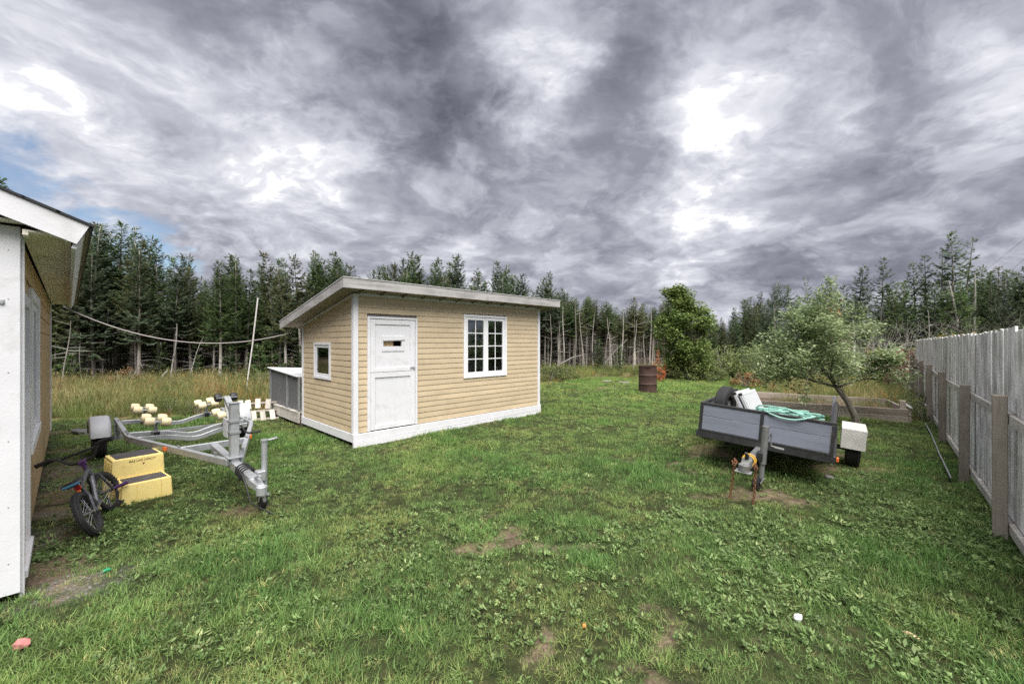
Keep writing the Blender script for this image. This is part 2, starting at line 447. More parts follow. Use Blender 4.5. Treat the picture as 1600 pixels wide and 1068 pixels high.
FRUITBARK = bark_mat('apple_bark', (0.10, 0.085, 0.07), (0.19, 0.17, 0.14), (0.30, 0.28, 0.25))
NEEDLE = foliage('spruce_needles', (0.048, 0.082, 0.034), (0.098, 0.155, 0.058), (0.175, 0.235, 0.095), 0.35, 1.1, objvar=0.3)
NEEDLEB = foliage('blue_green_needles', (0.060, 0.092, 0.060), (0.12, 0.165, 0.10), (0.20, 0.245, 0.145), 0.35, 1.1, objvar=0.25)
NEEDLED = foliage('dull_brown_green_needles', (0.060, 0.073, 0.037), (0.118, 0.130, 0.064), (0.20, 0.198, 0.10), 0.35, 1.1, objvar=0.3)
MAPLEL = foliage('maple_leaves', (0.075, 0.125, 0.035), (0.155, 0.225, 0.062), (0.30, 0.35, 0.12), 0.35, 1.0)
APPLEL = foliage('apple_leaves', (0.09, 0.14, 0.06), (0.18, 0.24, 0.10), (0.38, 0.42, 0.27), 0.42, 1.4)
BUSHL = foliage('bush_leaves', (0.065, 0.10, 0.03), (0.14, 0.185, 0.06), (0.29, 0.31, 0.13), 0.3, 1.8, objvar=0.35)
RUSTLF = foliage('rust_leaves', (0.16, 0.045, 0.02), (0.36, 0.12, 0.045), (0.50, 0.22, 0.09), 0.3, 2.0)
BROWNB = foliage('brown_bracken', (0.13, 0.075, 0.035), (0.26, 0.15, 0.07), (0.38, 0.25, 0.11), 0.3, 2.0)
YELLOWB = foliage('yellowing_leaves', (0.16, 0.12, 0.02), (0.34, 0.26, 0.04), (0.46, 0.33, 0.08), 0.3, 2.0)
DARKRED = foliage('dark_red_leaves', (0.07, 0.02, 0.018), (0.13, 0.04, 0.03), (0.20, 0.075, 0.05), 0.25, 2.0)
GRASSM = foliage('grass_blades', (0.095, 0.178, 0.050), (0.150, 0.252, 0.070), (0.24, 0.34, 0.115), 0.3, 1.5, tint=True)
WEEDM = foliage('broad_weed_leaves', (0.085, 0.150, 0.045), (0.145, 0.220, 0.070), (0.25, 0.315, 0.13), 0.25, 1.5, tint=True)
STRAWM = foliage('tall_rough_grass', (0.28, 0.235, 0.11), (0.44, 0.365, 0.175), (0.62, 0.52, 0.28), 0.35, 1.5, tint=True)

# ------------------------------------------------------------------ object helpers
def tag(o, label=None, cat=None, group=None, kind=None):
    if label: o['label'] = label
    if cat: o['category'] = cat
    if group: o['group'] = group
    if kind: o['kind'] = kind
    return o

def empty(name, loc=(0, 0, 0), rz=0.0, rot=None):
    o = bpy.data.objects.new(name, None)
    o.empty_display_size = 0.1
    COL.objects.link(o)
    o.location = loc
    o.rotation_euler = rot if rot else (0, 0, rz)
    return o

def link(name, me, parent=None):
    o = bpy.data.objects.new(name, me)
    COL.objects.link(o)
    if parent: o.parent = parent
    return o

class MB:
    def __init__(self):
        self.v = []; self.f = []
    def add(self, verts, faces):
        b = len(self.v)
        self.v.extend(tuple(p) for p in verts)
        self.f.extend(tuple(i + b for i in f) for f in faces)
        return self
    def box(self, c, s, rot=None):
        x, y, z = s[0] / 2, s[1] / 2, s[2] / 2
        vs_ = [Vector(p) for p in ((-x, -y, -z), (x, -y, -z), (x, y, -z), (-x, y, -z), (-x, -y, z), (x, -y, z), (x, y, z), (-x, y, z))]
        if rot is not None:
            m = rot if isinstance(rot, Matrix) else Euler(rot).to_matrix()
            vs_ = [m @ p for p in vs_]
        c = Vector(c)
        return self.add([p + c for p in vs_], [(0, 3, 2, 1), (4, 5, 6, 7), (0, 1, 5, 4), (1, 2, 6, 5), (2, 3, 7, 6), (3, 0, 4, 7)])
    def bx(self, x0, x1, y0, y1, z0, z1):
        return self.box(((x0 + x1) / 2, (y0 + y1) / 2, (z0 + z1) / 2), (abs(x1 - x0), abs(y1 - y0), abs(z1 - z0)))
    def beam(self, p0, p1, w, h, up=(0, 0, 1)):
        p0 = Vector(p0); p1 = Vector(p1); d = p1 - p0; L = d.length; d.normalize()
        up = Vector(up)
        if abs(d.dot(up)) > 0.99: up = Vector((1, 0, 0))
        s = d.cross(up).normalized(); u = s.cross(d)
        return self.box((p0 + p1) / 2, (L, w, h), Matrix((d, s * -1, u)).transposed())
    def hexa(self, pts):
        """8 points: bottom 4 counter-clockwise, top 4"""
        return self.add(pts, [(0, 3, 2, 1), (4, 5, 6, 7), (0, 1, 5, 4), (1, 2, 6, 5), (2, 3, 7, 6), (3, 0, 4, 7)])
    def tube(self, pts, r, n=8, closed=False, cap=True):
        pts = [Vector(p) for p in pts]; m = len(pts)
        rs = r if hasattr(r, '__len__') else [r] * m
        rings = []
        prev = None
        for i in range(m):
            if closed: d = pts[(i + 1) % m] - pts[i - 1]
            else: d = pts[min(i + 1, m - 1)] - pts[max(i - 1, 0)]
            d.normalize()
            if prev is None:
                a = Vector((0, 0, 1)) if abs(d.z) < 0.9 else Vector((1, 0, 0))
                s = d.cross(a).normalized()
            else:
                s = (prev - d * prev.dot(d))
                s = s.normalized() if s.length > 1e-6 else d.orthogonal().normalized()
            prev = s; u = d.cross(s)
            rings.append([pts[i] + (s * math.cos(2 * math.pi * k / n) + u * math.sin(2 * math.pi * k / n)) * rs[i] for k in range(n)])
        vs_ = [p for ring in rings for p in ring]; fs = []
        for i in range(m if closed else m - 1):
            j = (i + 1) % m
            for k in range(n):
                fs.append((i * n + k, i * n + (k + 1) % n, j * n + (k + 1) % n, j * n + k))
        if cap and not closed:
            fs.append(tuple(range(n - 1, -1, -1))); fs.append(tuple((m - 1) * n + k for k in range(n)))
        return self.add(vs_, fs)
    def cyl(self, p0, p1, r, n=12, r2=None):
        return self.tube([p0, p1], [r, r if r2 is None else r2], n)
    def torus(self, c, axis, Rr, r, N=28, n=8, squash=1.0):
        c = Vector(c); a = Vector(axis).normalized(); s = a.orthogonal().normalized(); u = a.cross(s)
        vs_ = []; fs = []
        for i in range(N):
            t = 2 * math.pi * i / N; rad = s * math.cos(t) + u * math.sin(t)
            for k in range(n):
                q = 2 * math.pi * k / n
                vs_.append(c + rad * (Rr + r * math.cos(q)) + a * (r * squash * math.sin(q)))
        for i in range(N):
            for k in range(n):
                fs.append((i * n + k, ((i + 1) % N) * n + k, ((i + 1) % N) * n + (k + 1) % n, i * n + (k + 1) % n))
        return self.add(vs_, fs)
    def lathe(self, prof, c, axis=(0, 0, 1), N=28, capends=False):
        """prof: list of (radius, height along axis)"""
        c = Vector(c); a = Vector(axis).normalized(); s = a.orthogonal().normalized(); u = a.cross(s)
        vs_ = []; fs = []; m = len(prof)
        for i in range(N):
            t = 2 * math.pi * i / N; rad = s * math.cos(t) + u * math.sin(t)
            for (r, h) in prof: vs_.append(c + rad * r + a * h)
        for i in range(N):
            j = (i + 1) % N
            for k in range(m - 1): fs.append((i * m + k, j * m + k, j * m + k + 1, i * m + k + 1))
        if capends:
            fs.append(tuple(i * m for i in range(N - 1, -1, -1))); fs.append(tuple(i * m + m - 1 for i in range(N)))
        return self.add(vs_, fs)
    def build(self, name, material, parent=None, bevel=0.0, smooth=False, seg=1):
        me = bpy.data.meshes.new(name)
        me.from_pydata(self.v, [], self.f)
        if bevel > 0 or True:
            bm = bmesh.new(); bm.from_mesh(me)
            if bevel > 0:
                es = [e for e in bm.edges if len(e.link_faces) == 2 and e.calc_face_angle(0) > 0.5]
                bmesh.ops.bevel(bm, geom=es, offset=bevel, segments=seg, affect='EDGES', profile=0.6)
            bmesh.ops.recalc_face_normals(bm, faces=bm.faces)
            bm.to_mesh(me); bm.free()
        me.materials.append(material)
        if smooth:
            me.polygons.foreach_set('use_smooth', [True] * len(me.polygons))
            try: me.set_sharp_from_angle(angle=R(40))
            except Exception: pass
        return link(name, me, parent)

def quick_mesh(name, verts, faces, material, smooth=False):
    me = bpy.data.meshes.new(name)
    verts = np.asarray(verts, np.float32); faces = np.asarray(faces, np.int32)
    k = faces.shape[1]
    me.vertices.add(len(verts)); me.vertices.foreach_set('co', verts.ravel())
    me.loops.add(faces.size); me.loops.foreach_set('vertex_index', faces.ravel())
    me.polygons.add(len(faces))
    me.polygons.foreach_set('loop_start', np.arange(0, faces.size, k, dtype=np.int32))
    me.update(calc_edges=True)
    me.validate()
    me.materials.append(material)
    if smooth: me.polygons.foreach_set('use_smooth', np.ones(len(me.polygons), bool))
    return me

def world(px, py, Y):
    return Vector(((px - CX) / FPX * Y, Y, CAMH - (py - CY) / FPX * Y))
def gnd(px, py):
    Y = FPX * CAMH / (py - CY)
    return Vector(((px - CX) / FPX * Y, Y, 0))

# ------------------------------------------------------------------ ground sheet
def build_ground():
    n = 300
    t = np.linspace(-1, 1, n)
    gx = np.sinh(t * 6.4) / math.sinh(6.4) * 900.0
    ty = np.linspace(-1, 1, n)
    gy = np.sinh(ty * 6.4) / math.sinh(6.4) * 900.0 + 5.0
    X, Y = np.meshgrid(gx, gy, indexing='ij')
    Z = H(X, Y)
    verts = np.stack([X.ravel(), Y.ravel(), Z.ravel()], 1)
    i, j = np.meshgrid(np.arange(n - 1), np.arange(n - 1), indexing='ij')
    a = (i * n + j).ravel()
    faces = np.stack([a, a + n, a + n + 1, a + 1], 1)
    m, tt, bs, out = mat_base('lawn_soil')
    at = tt.n('ShaderNodeAttribute', attribute_name='cover')
    sp = tt.n('ShaderNodeSeparateColor'); tt.l(at.outputs['Color'], sp.inputs[0])
    geo = tt.n('ShaderNodeNewGeometry'); pos = geo.outputs['Position']
    n1 = tt.noise(pos, 9, 6, 0.7); n2 = tt.noise(pos, 1.1, 4, 0.6); n3 = tt.noise(pos, 45, 4, 0.7)
    green = tt.ramp(n1, [(0.3, (0.016, 0.020, 0.009)), (0.55, (0.038, 0.045, 0.018)), (0.75, (0.085, 0.08, 0.04))])
    brown = tt.ramp(n3, [(0.3, (0.075, 0.055, 0.038)), (0.55, (0.16, 0.12, 0.085)), (0.75, (0.28, 0.23, 0.17))])
    gravel = tt.ramp(n3, [(0.35, (0.16, 0.15, 0.14)), (0.6, (0.36, 0.35, 0.34)), (0.75, (0.55, 0.54, 0.53))])
    straw = tt.ramp(n1, [(0.3, (0.10, 0.085, 0.04)), (0.7, (0.26, 0.21, 0.10))])
    bf = tt.smooth(tt.math('MULTIPLY_ADD', n1, 0.5, sp.outputs[0]), 0.45, 0.75)
    c = tt.mix(bf, green, brown)
    c = tt.mix(tt.math('MULTIPLY', sp.outputs[1], 0.9), c, gravel)
    c = tt.mix(sp.outputs[2], c, straw)
    c = tt.mix(1.0, c, tt.ramp(n2, [(0.3, 0.8), (0.7, 1.15)]), 'MULTIPLY')
    tt.l(c, bs.inputs['Base Color']); bs.inputs['Roughness'].default_value = 0.95
    bs.inputs['Specular IOR Level'].default_value = 0.1
    bp = tt.n('ShaderNodeBump'); bp.inputs['Strength'].default_value = 0.9; bp.inputs['Distance'].default_value = 0.03
    tt.l(n1, bp.inputs['Height']); tt.l(bp.outputs[0], bs.inputs['Normal'])
    me = quick_mesh('ground', verts, faces, m, True)
    ca = me.color_attributes.new('cover', 'FLOAT_COLOR', 'POINT')
    bare = bare_mask(X, Y).ravel()
    lx = (X + 3.26) * 0.683 + (Y - 2.8) * 0.73; ly = (X + 3.26) * (-0.73) + (Y - 2.8) * 0.683
    gr = (np.clip(1.2 - np.abs(lx - 0.15) / 0.55, 0, 1) * ((ly > -0.3) & (ly < 7.5)) * 0.35 * np.clip(fbm(X * 2.2, Y * 2.2, 77) * 4 - 2.1, 0, 1)).ravel()
    tl = np.clip(tall_mask(X, Y), 0, 1)
    wood_in = np.clip(Y - np.interp(X, [-40, -28, -18, -10, -4, 0, 4, 8, 12, 16, 60], [13, 14.8, 16.5, 18.0, 21, 24, 26.5, 29, 33, 30, 18]) + 0.5, 0, 1)
    tl = (tl * (1 - wood_in)).ravel(); bare = np.maximum(bare, wood_in.ravel())
    cols = np.stack([bare, gr, tl, np.ones_like(bare)], 1).astype(np.float32)
    ca.data.foreach_set('color', cols.ravel())
    o = link('ground', me)
    tag(o, kind='structure')
build_ground()

# ------------------------------------------------------------------ instanced growth (stuff)
def scatter(name, pts, rot, scl, idx, tint, protos, label, cat):
    n = len(pts)
    me = bpy.data.meshes.new(name)
    me.vertices.add(n); me.vertices.foreach_set('co', np.asarray(pts, np.float32).ravel())
    a = me.attributes.new('rot', 'FLOAT_VECTOR', 'POINT'); a.data.foreach_set('vector', np.asarray(rot, np.float32).ravel())
    a = me.attributes.new('scl', 'FLOAT_VECTOR', 'POINT'); a.data.foreach_set('vector', np.asarray(scl, np.float32).ravel())
    a = me.attributes.new('idx', 'INT', 'POINT'); a.data.foreach_set('value', np.asarray(idx, np.int32))
    a = me.attributes.new('tint', 'FLOAT_COLOR', 'POINT')
    a.data.foreach_set('color', np.concatenate([tint, np.ones((n, 1))], 1).astype(np.float32).ravel())
    coll = bpy.data.collections.new(name + '_source')
    for k, pm in enumerate(protos):
        coll.objects.link(bpy.data.objects.new('%s_source_%02d' % (name, k), pm))
    o = link(name, me)
    ng = bpy.data.node_groups.new(name + '_nodes', 'GeometryNodeTree')
    ng.interface.new_socket('Geometry', in_out='INPUT', socket_type='NodeSocketGeometry')
    ng.interface.new_socket('Geometry', in_out='OUTPUT', socket_type='NodeSocketGeometry')
    gi = ng.nodes.new('NodeGroupInput'); go = ng.nodes.new('NodeGroupOutput')
    iop = ng.nodes.new('GeometryNodeInstanceOnPoints')
    ci = ng.nodes.new('GeometryNodeCollectionInfo')
    ci.inputs['Collection'].default_value = coll
    ci.inputs['Separate Children'].default_value = True
    ci.inputs['Reset Children'].default_value = True
    def na(nm, typ):
        x = ng.nodes.new('GeometryNodeInputNamedAttribute'); x.data_type = typ; x.inputs['Name'].default_value = nm
        return x.outputs['Attribute']
    ng.links.new(gi.outputs[0], iop.inputs['Points'])
    ng.links.new(ci.outputs[0], iop.inputs['Instance'])
    iop.inputs['Pick Instance'].default_value = True
    ng.links.new(na('idx', 'INT'), iop.inputs['Instance Index'])
    ng.links.new(na('rot', 'FLOAT_VECTOR'), iop.inputs['Rotation'])
    ng.links.new(na('scl', 'FLOAT_VECTOR'), iop.inputs['Scale'])
    ng.links.new(iop.outputs[0], go.inputs[0])
    md = o.modifiers.new('growth', 'NODES'); md.node_group = ng
    tag(o, label, cat, kind='stuff')
    return o

def blade(rg, base, az, L, w, lean, curl, segs=2):
    """a tapering bent blade: list of verts, tris"""
    d = np.array([math.cos(az), math.sin(az), 0.0]); s = np.array([-d[1], d[0], 0.0])
    vs_ = []; ang = lean; p = np.array(base, float)
    for k in range(segs):
        ww = w * (1 - 0.35 * k)
        vs_.append(p - s * ww / 2); vs_.append(p + s * ww / 2)
        stp = L / segs
        p = p + (d * math.sin(ang) + np.array([0, 0, math.cos(ang)])) * stp
        ang += curl
    vs_.append(p)
    fs = []
    for k in range(segs - 1):
        a = 2 * k
        fs += [(a, a + 1, a + 3), (a, a + 3, a + 2)]
    a = 2 * (segs - 1); fs.append((a, a + 1, a + 2))
    return vs_, fs

def tuft(rg, nb, rad, L0, L1, w0, w1, material, name, lean=0.5, segs=2):
    V = []; F = []
    for _ in range(nb):
        r = rad * math.sqrt(rg.random()); a = rg.random() * 6.283
        vs_, fs = blade(rg, (r * math.cos(a), r * math.sin(a), -0.01), rg.random() * 6.283, rg.uniform(L0, L1), rg.uniform(w0, w1), abs(rg.normal(0, lean)), rg.uniform(0.1, 0.6), segs)
        b = len(V); V += vs_; F += [tuple(i + b for i in f) for f in fs]
    return quick_mesh(name, V, F, material)

def leafpoly(c, d, nrm, L, W):
    s = d.cross(nrm)
    return [c, c + d * (L * 0.45) + s * (W / 2), c + d * L, c + d * (L * 0.45) - s * (W / 2)]

def rosette(rg, nl, L0, L1, wr, material, name, lift=0.35):
    V = []; F = []
    for i in range(nl):
        az = rg.random() * 6.283; L = rg.uniform(L0, L1); el = rg.uniform(0.05, lift * 2)
        d = Vector((math.cos(az) * math.cos(el), math.sin(az) * math.cos(el), math.sin(el)))
        nrm = Vector((-math.cos(az) * math.sin(el), -math.sin(az) * math.sin(el), math.cos(el)))
        nrm = (nrm + Vector((rg.normal(0, .3), rg.normal(0, .3), 0))).normalized()
        off = Vector((rg.normal(0, L1 * .35), rg.normal(0, L1 * .35), rg.uniform(0.0, 0.025)))
        b = len(V)
        V += [tuple(p) for p in leafpoly(off, d, nrm, L, L * wr)]
        F.append((b, b + 1, b + 2, b + 3))
    return quick_mesh(name, V, F, material)

def grow_lawn():
    rg = RNG
    gr = [tuft(rg, 30, 0.075, 0.03, 0.08, 0.0034, 0.006, GRASSM, 'grass_tuft', 0.6) for _ in range(7)]
    gr += [tuft(rg, 26, 0.06, 0.045, 0.11, 0.003, 0.0055, GRASSM, 'long_grass_tuft', 0.65) for _ in range(3)]
    pts = []; 
    def layer(x0, x1, y0, y1, dens):
        n = int((x1 - x0) * (y1 - y0) * dens)
        return np.stack([rg.uniform(x0, x1, n), rg.uniform(y0, y1, n)], 1)
    P = np.concatenate([layer(-6, 6, 1.2, 4.2, 460), layer(-11, 10, 4.2, 8, 280), layer(-14, 14, 8, 13, 150), layer(-6, 14, 13, 22, 100)])
    x, y = P[:, 0], P[:, 1]
    inview = (np.abs(x) < 1.32 * y + 1.6)
    # keep out of house, shed footprint
    hx = (x + 3.26) * 0.683 + (y - 2.8) * 0.73; hyy = (x + 3.26) * (-0.73) + (y - 2.8) * 0.683
    sx = ((x + 2.565) + (y - 6.83)) * 0.7071; sy = (-(x + 2.565) + (y - 6.83)) * 0.7071
    shed = (sx > -0.02) & (sx < 4.55) & (sy > 0.0) & (sy < 4.2)
    tm = tall_mask(x, y); bm = bare_mask(x, y)
    keep = inview & ~((hx < 0.02) & (hyy > -0.04)) & ~shed & (tm < 0.6) & (rg.random(len(x)) > bm * 0.80)
    x, y, tm, bm = x[keep], y[keep], tm[keep], bm[keep]
    n = len(x)
    cl = vnoise(x * 9.0, y * 9.0, 91); big = fbm(x * 0.5, y * 0.5, 41); med = fbm(x * 1.6, y * 1.6, 43); sm = fbm(x * 5, y * 5, 47)
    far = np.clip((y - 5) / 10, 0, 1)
    dry = np.clip((med - 0.515) * 3.0 + 0.12 * (x < -1) + (big - 0.5) * 1.2 + bm * 1.2, 0, 1)
    lush = np.clip((fbm(x * 0.9, y * 0.9, 53) - 0.47) * 4, 0, 1)
    base = np.array([1.0, 1.0, 1.0])[None] * (0.50 + 0.75 * sm + 0.5 * (cl - 0.5))[:, None]
    tint = base * (1 - dry[:, None] * 0.75) + dry[:, None] * 0.75 * np.array([1.75, 1.3, 1.35])[None]
    tint = tint * (1 - lush[:, None] * 0.45) + tint * lush[:, None] * 0.45 * np.array([0.30, 0.62, 0.40])[None]
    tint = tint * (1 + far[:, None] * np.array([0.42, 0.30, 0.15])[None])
    dead = rg.random(n) < 0.10 + 0.22 * dry
    tint[dead] = np.array([2.4, 1.55, 2.0]) * rg.uniform(0.7, 1.2, (dead.sum(), 1))
    idx = np.where(rg.random(n) < 0.25 + 0.4 * lush, rg.integers(7, 10, n), rg.integers(0, 7, n))
    s = rg.uniform(0.65, 1.15, n) * (0.7 + 0.8 * cl) * (1 - 0.45 * bm) * (0.75 + 0.5 * lush) * (1 + 0.25 * far)
    s = np.where(dead, s * 0.7, s)
    scl = np.stack([s * (1 + 0.3 * far), s * (1 + 0.3 * far), s * rg.uniform(0.45, 0.85, n)], 1)
    rot = np.stack([rg.normal(0, .12, n), rg.normal(0, .12, n), rg.random(n) * 6.283], 1)
    scatter('lawn_grass', np.stack([x, y, H(x, y)], 1), rot, scl, idx, tint, gr, 'short patchy green lawn grass covering the yard', 'grass')
    # broad-leaved weeds
    wd = [rosette(rg, 12, 0.012, 0.026, 0.8, WEEDM, 'clover', 0.5) for _ in range(3)] + [rosette(rg, 8, 0.025, 0.058, 0.36, WEEDM, 'rosette_weed', 0.42) for _ in range(3)]
    P = np.concatenate([layer(-6, 6, 1.2, 4.2, 760), layer(-11, 10, 4.2, 8, 380), layer(-13, 13, 8, 18, 90)])
    x, y = P[:, 0], P[:, 1]
    m = fbm(x * 1.1, y * 1.1, 61)
    right = np.clip((x - 0.6) / 1.5, 0, 1) * np.clip((6.0 - y) / 1.5, 0, 1)
    hx = (x + 3.26) * 0.683 + (y - 2.8) * 0.73; hyy = (x + 3.26) * (-0.73) + (y - 2.8) * 0.683
    sx = ((x + 2.565) + (y - 6.83)) * 0.7071; sy = (-(x + 2.565) + (y - 6.83)) * 0.7071
    shed = (sx > -0.02) & (sx < 4.55) & (sy > 0.0) & (sy < 4.2)
    keep = (np.abs(x) < 1.32 * y + 1.6) & ~((hx < 0.02) & (hyy > -0.04)) & ~shed & (tall_mask(x, y) < 0.3) & (rg.random(len(x)) < 0.7 * np.clip((m - 0.49) * 3 + 0.22 + 0.22 * right + 1.8 * (fbm(x * 4, y * 4, 63) - 0.5), 0, 1)) & (rg.random(len(x)) > bare_mask(x, y) * 0.9)
    x, y = x[keep], y[keep]; n = len(x)
    big = right[keep]
    idx = np.where(rg.random(n) < 0.14 + 0.25 * big, rg.integers(3, 6, n), rg.integers(0, 3, n))
    s = rg.uniform(0.5, 1.05, n) * (1 + 0.15 * big)
    tint = np.ones((n, 3)) * rg.uniform(0.55, 1.2, (n, 1)) * (0.7 + 0.6 * fbm(x * 1.4, y * 1.4, 67))[:, None] * np.array([[0.95, 1.0, 1.0]])
    pale = rg.random(n) < 0.10
    tint[pale] *= np.array([1.6, 1.35, 1.5])
    rot = np.stack([rg.normal(0, .15, n), rg.normal(0, .15, n), rg.random(n) * 6.283], 1)
    scatter('lawn_weeds', np.stack([x, y, H(x, y) + 0.012], 1), rot, np.repeat(s[:, None], 3, 1), idx, tint, wd, 'broad leaved clover and weeds growing through the lawn', 'weeds')
    # gravel chips and thatch by the house
    ch = []
    for k in range(4):
        mb = MB(); mb.box((0, 0, 0.004), (0.016, 0.012, 0.008), (rg.random(), rg.random(), rg.random()))
        me = bpy.data.meshes.new('stone_chip'); me.from_pydata(mb.v, [], mb.f); me.materials.append(STONE); ch.append(me)
    n = 3000
    ly = rg.uniform(-0.3, 7.2, n); lx = np.abs(rg.normal(0.0, 0.30, n)) + 0.03
    x = -3.26 - 0.73 * ly + 0.683 * lx; y = 2.8 + 0.683 * ly + 0.73 * lx
    keep = (fbm(x * 2.2, y * 2.2, 77) + 0.35 * (fbm(x * 8, y * 8, 79) - 0.5)) > 0.57
    x, y = x[keep], y[keep]; n = len(x)
    scatter('gravel', np.stack([x, y, H(x, y)], 1), rg.random((n, 3)) * 6.28, np.repeat(rg.uniform(0.3, 1.2, (n, 1)), 3, 1), rg.integers(0, 4, n), np.ones((n, 3)), ch, 'pale loose gravel along the foot of the house wall', 'gravel')

def grow_rough():
    rg = RNG
    def tallt(nb, rad, L0, L1, seed_heads):
        V = []; F = []
        for _ in range(nb):
            r = rad * math.sqrt(rg.random()); a = rg.random() * 6.283
            L = rg.uniform(L0, L1); az = rg.random() * 6.283
            vs_, fs = blade(rg, (r * math.cos(a), r * math.sin(a), -0.02), az, L, rg.uniform(0.006, 0.013), abs(rg.normal(0, 0.28)), rg.uniform(0.05, 0.4), 3)
            b = len(V); V += vs_; F += [tuple(i + b for i in f) for f in fs]
            if rg.random() < seed_heads:
                tip = np.array(vs_[-1]); q = rg.normal(0, 1, 3); q /= np.linalg.norm(q)
                h = np.array([math.cos(az) * .3, math.sin(az) * .3, .9]) * rg.uniform(.05, .11)
                b = len(V); V += [tip - h * .6, tip + q * .012, tip + h * .6]; F.append((b, b + 1, b + 2))
        return quick_mesh('tall_grass_clump', V, F, STRAWM)
    pr = [tallt(40, 0.16, 0.25, 0.62, 0.5) for _ in range(5)] + [tallt(34, 0.14, 0.18, 0.42, 0.15) for _ in range(3)]
    def layer(x0, x1, y0, y1, dens):
        n = int((x1 - x0) * (y1 - y0) * dens)
        return np.stack([rg.uniform(x0, x1, n), rg.uniform(y0, y1, n)], 1)
    P = np.concatenate([layer(-26, -3, 8, 19, 26), layer(-4, 14, 11, 28, 14), layer(5, 11, 8.5, 13, 20), layer(9, 32, 12, 24, 10)])
    x, y = P[:, 0], P[:, 1]
    tm = tall_mask(x, y)
    fen = (x - 3.67) * (-0.75) + (y - 3.0) * 0.661
    sx = ((x + 2.565) + (y - 6.83)) * 0.7071; sy = (-(x + 2.565) + (y - 6.83)) * 0.7071
    hx = (x + 3.26) * 0.683 + (y - 2.8) * 0.73
    hy = (x + 3.26) * (-0.73) + (y - 2.8) * 0.683
    keep = (tm > 0.0) & (np.abs(x) < 1.32 * y + 1) & (np.abs(fen) > 0.2) & ~((sx > -0.3) & (sx < 4.6) & (sy < 4.4)) & ~((hx < 0.3) & (hy < 8.0))
    x, y, tm = x[keep], y[keep], tm[keep]; n = len(x)
    g = np.clip((fbm(x * 0.45, y * 0.45, 71) - 0.42) * 3.5, 0, 1) * 0.9
    g = np.maximum(g, 0.85 * np.clip((y - 16) / 5, 0, 1) * (x > -4))
    v = rg.uniform(0.55, 1.15, n) * (0.6 + 0.8 * fbm(x * 1.3, y * 1.3, 73))
    straw = np.array([0.92, 0.92, 0.92]); green = np.array([0.36, 0.56, 0.36]); brown = np.array([1.0, 0.66, 0.5])
    tint = straw * (1 - g[:, None]) + green * g[:, None]
    br = rg.random(n) < 0.10
    tint[br] = brown
    gg = rg.random(n) < 0.40 + 0.12 * (x > 4)
    tint[gg] = green * np.array([1.1, 1.1, 1.0])
    tint = tint * v[:, None]
    ed = np.clip(tm / 1.2, 0.35, 1)
    s = rg.uniform(0.7, 1.25, n) * (0.65 + 0.7 * fbm(x * 0.9, y * 0.9, 75)) * ed * np.where(x > 4.5, 0.85, 1.0)
    idx = np.where(g > 0.6, rg.integers(5, 8, n), rg.integers(0, 8, n))
    rot = np.stack([rg.normal(0, .12, n), rg.normal(0, .12, n), rg.random(n) * 6.283], 1)
    scatter('rough_grass', np.stack([x, y, H(x, y)], 1), rot, np.stack([s * 1.1, s * 1.1, s * rg.uniform(0.75, 1.15, n)], 1), idx, tint, pr, 'tall dry straw coloured grass of the rough meadow', 'tall grass')

# ------------------------------------------------------------------ walls with openings
def wall_cells(mb, x0, x1, z0, z1, y0, y1, openings, axis='x', top=None):
    """panel in the x-z plane (or y-z plane) between thickness y0..y1 with rectangular holes"""
    xs = sorted({x0, x1, *[o[0] for o in openings], *[o[1] for o in openings]})
    zs = sorted({z0, z1, *[o[2] for o in openings], *[o[3] for o in openings]})
    for a, b in zip(xs, xs[1:]):
        for c, d in zip(zs, zs[1:]):
            mx, mz = (a + b) / 2, (c + d) / 2
            if any(o[0] < mx < o[1] and o[2] < mz < o[3] for o in openings): continue
            if axis == 'x': mb.bx(a, b, y0, y1, c, d)
            else: mb.bx(y0, y1, a, b, c, d)

def siding_piece(p0b, p0t, p1b, p1t, out, depth=0.012):
    """one lap course between two end lines (bottom/top points), proud at the bottom edge"""
    o = Vector(out); mb = MB()
    lip = 0.012
    def sec(b, t):
        b = Vector(b); t = Vector(t); up = (t - b)
        k = lip / max(up.length, 1e-4)
        return [b, b + o * depth, b + up * k + o * depth, b + up * 0.55 + o * (depth * 0.72), t + o * 0.002, t]
    A = sec(p0b, p0t); B = sec(p1b, p1t); n = len(A)
    fs = [(i, (i + 1) % n, n + (i + 1) % n, n + i) for i in range(n)] + [tuple(range(n - 1, -1, -1)), tuple(range(n, 2 * n))]
    return mb.add(A + B, fs)

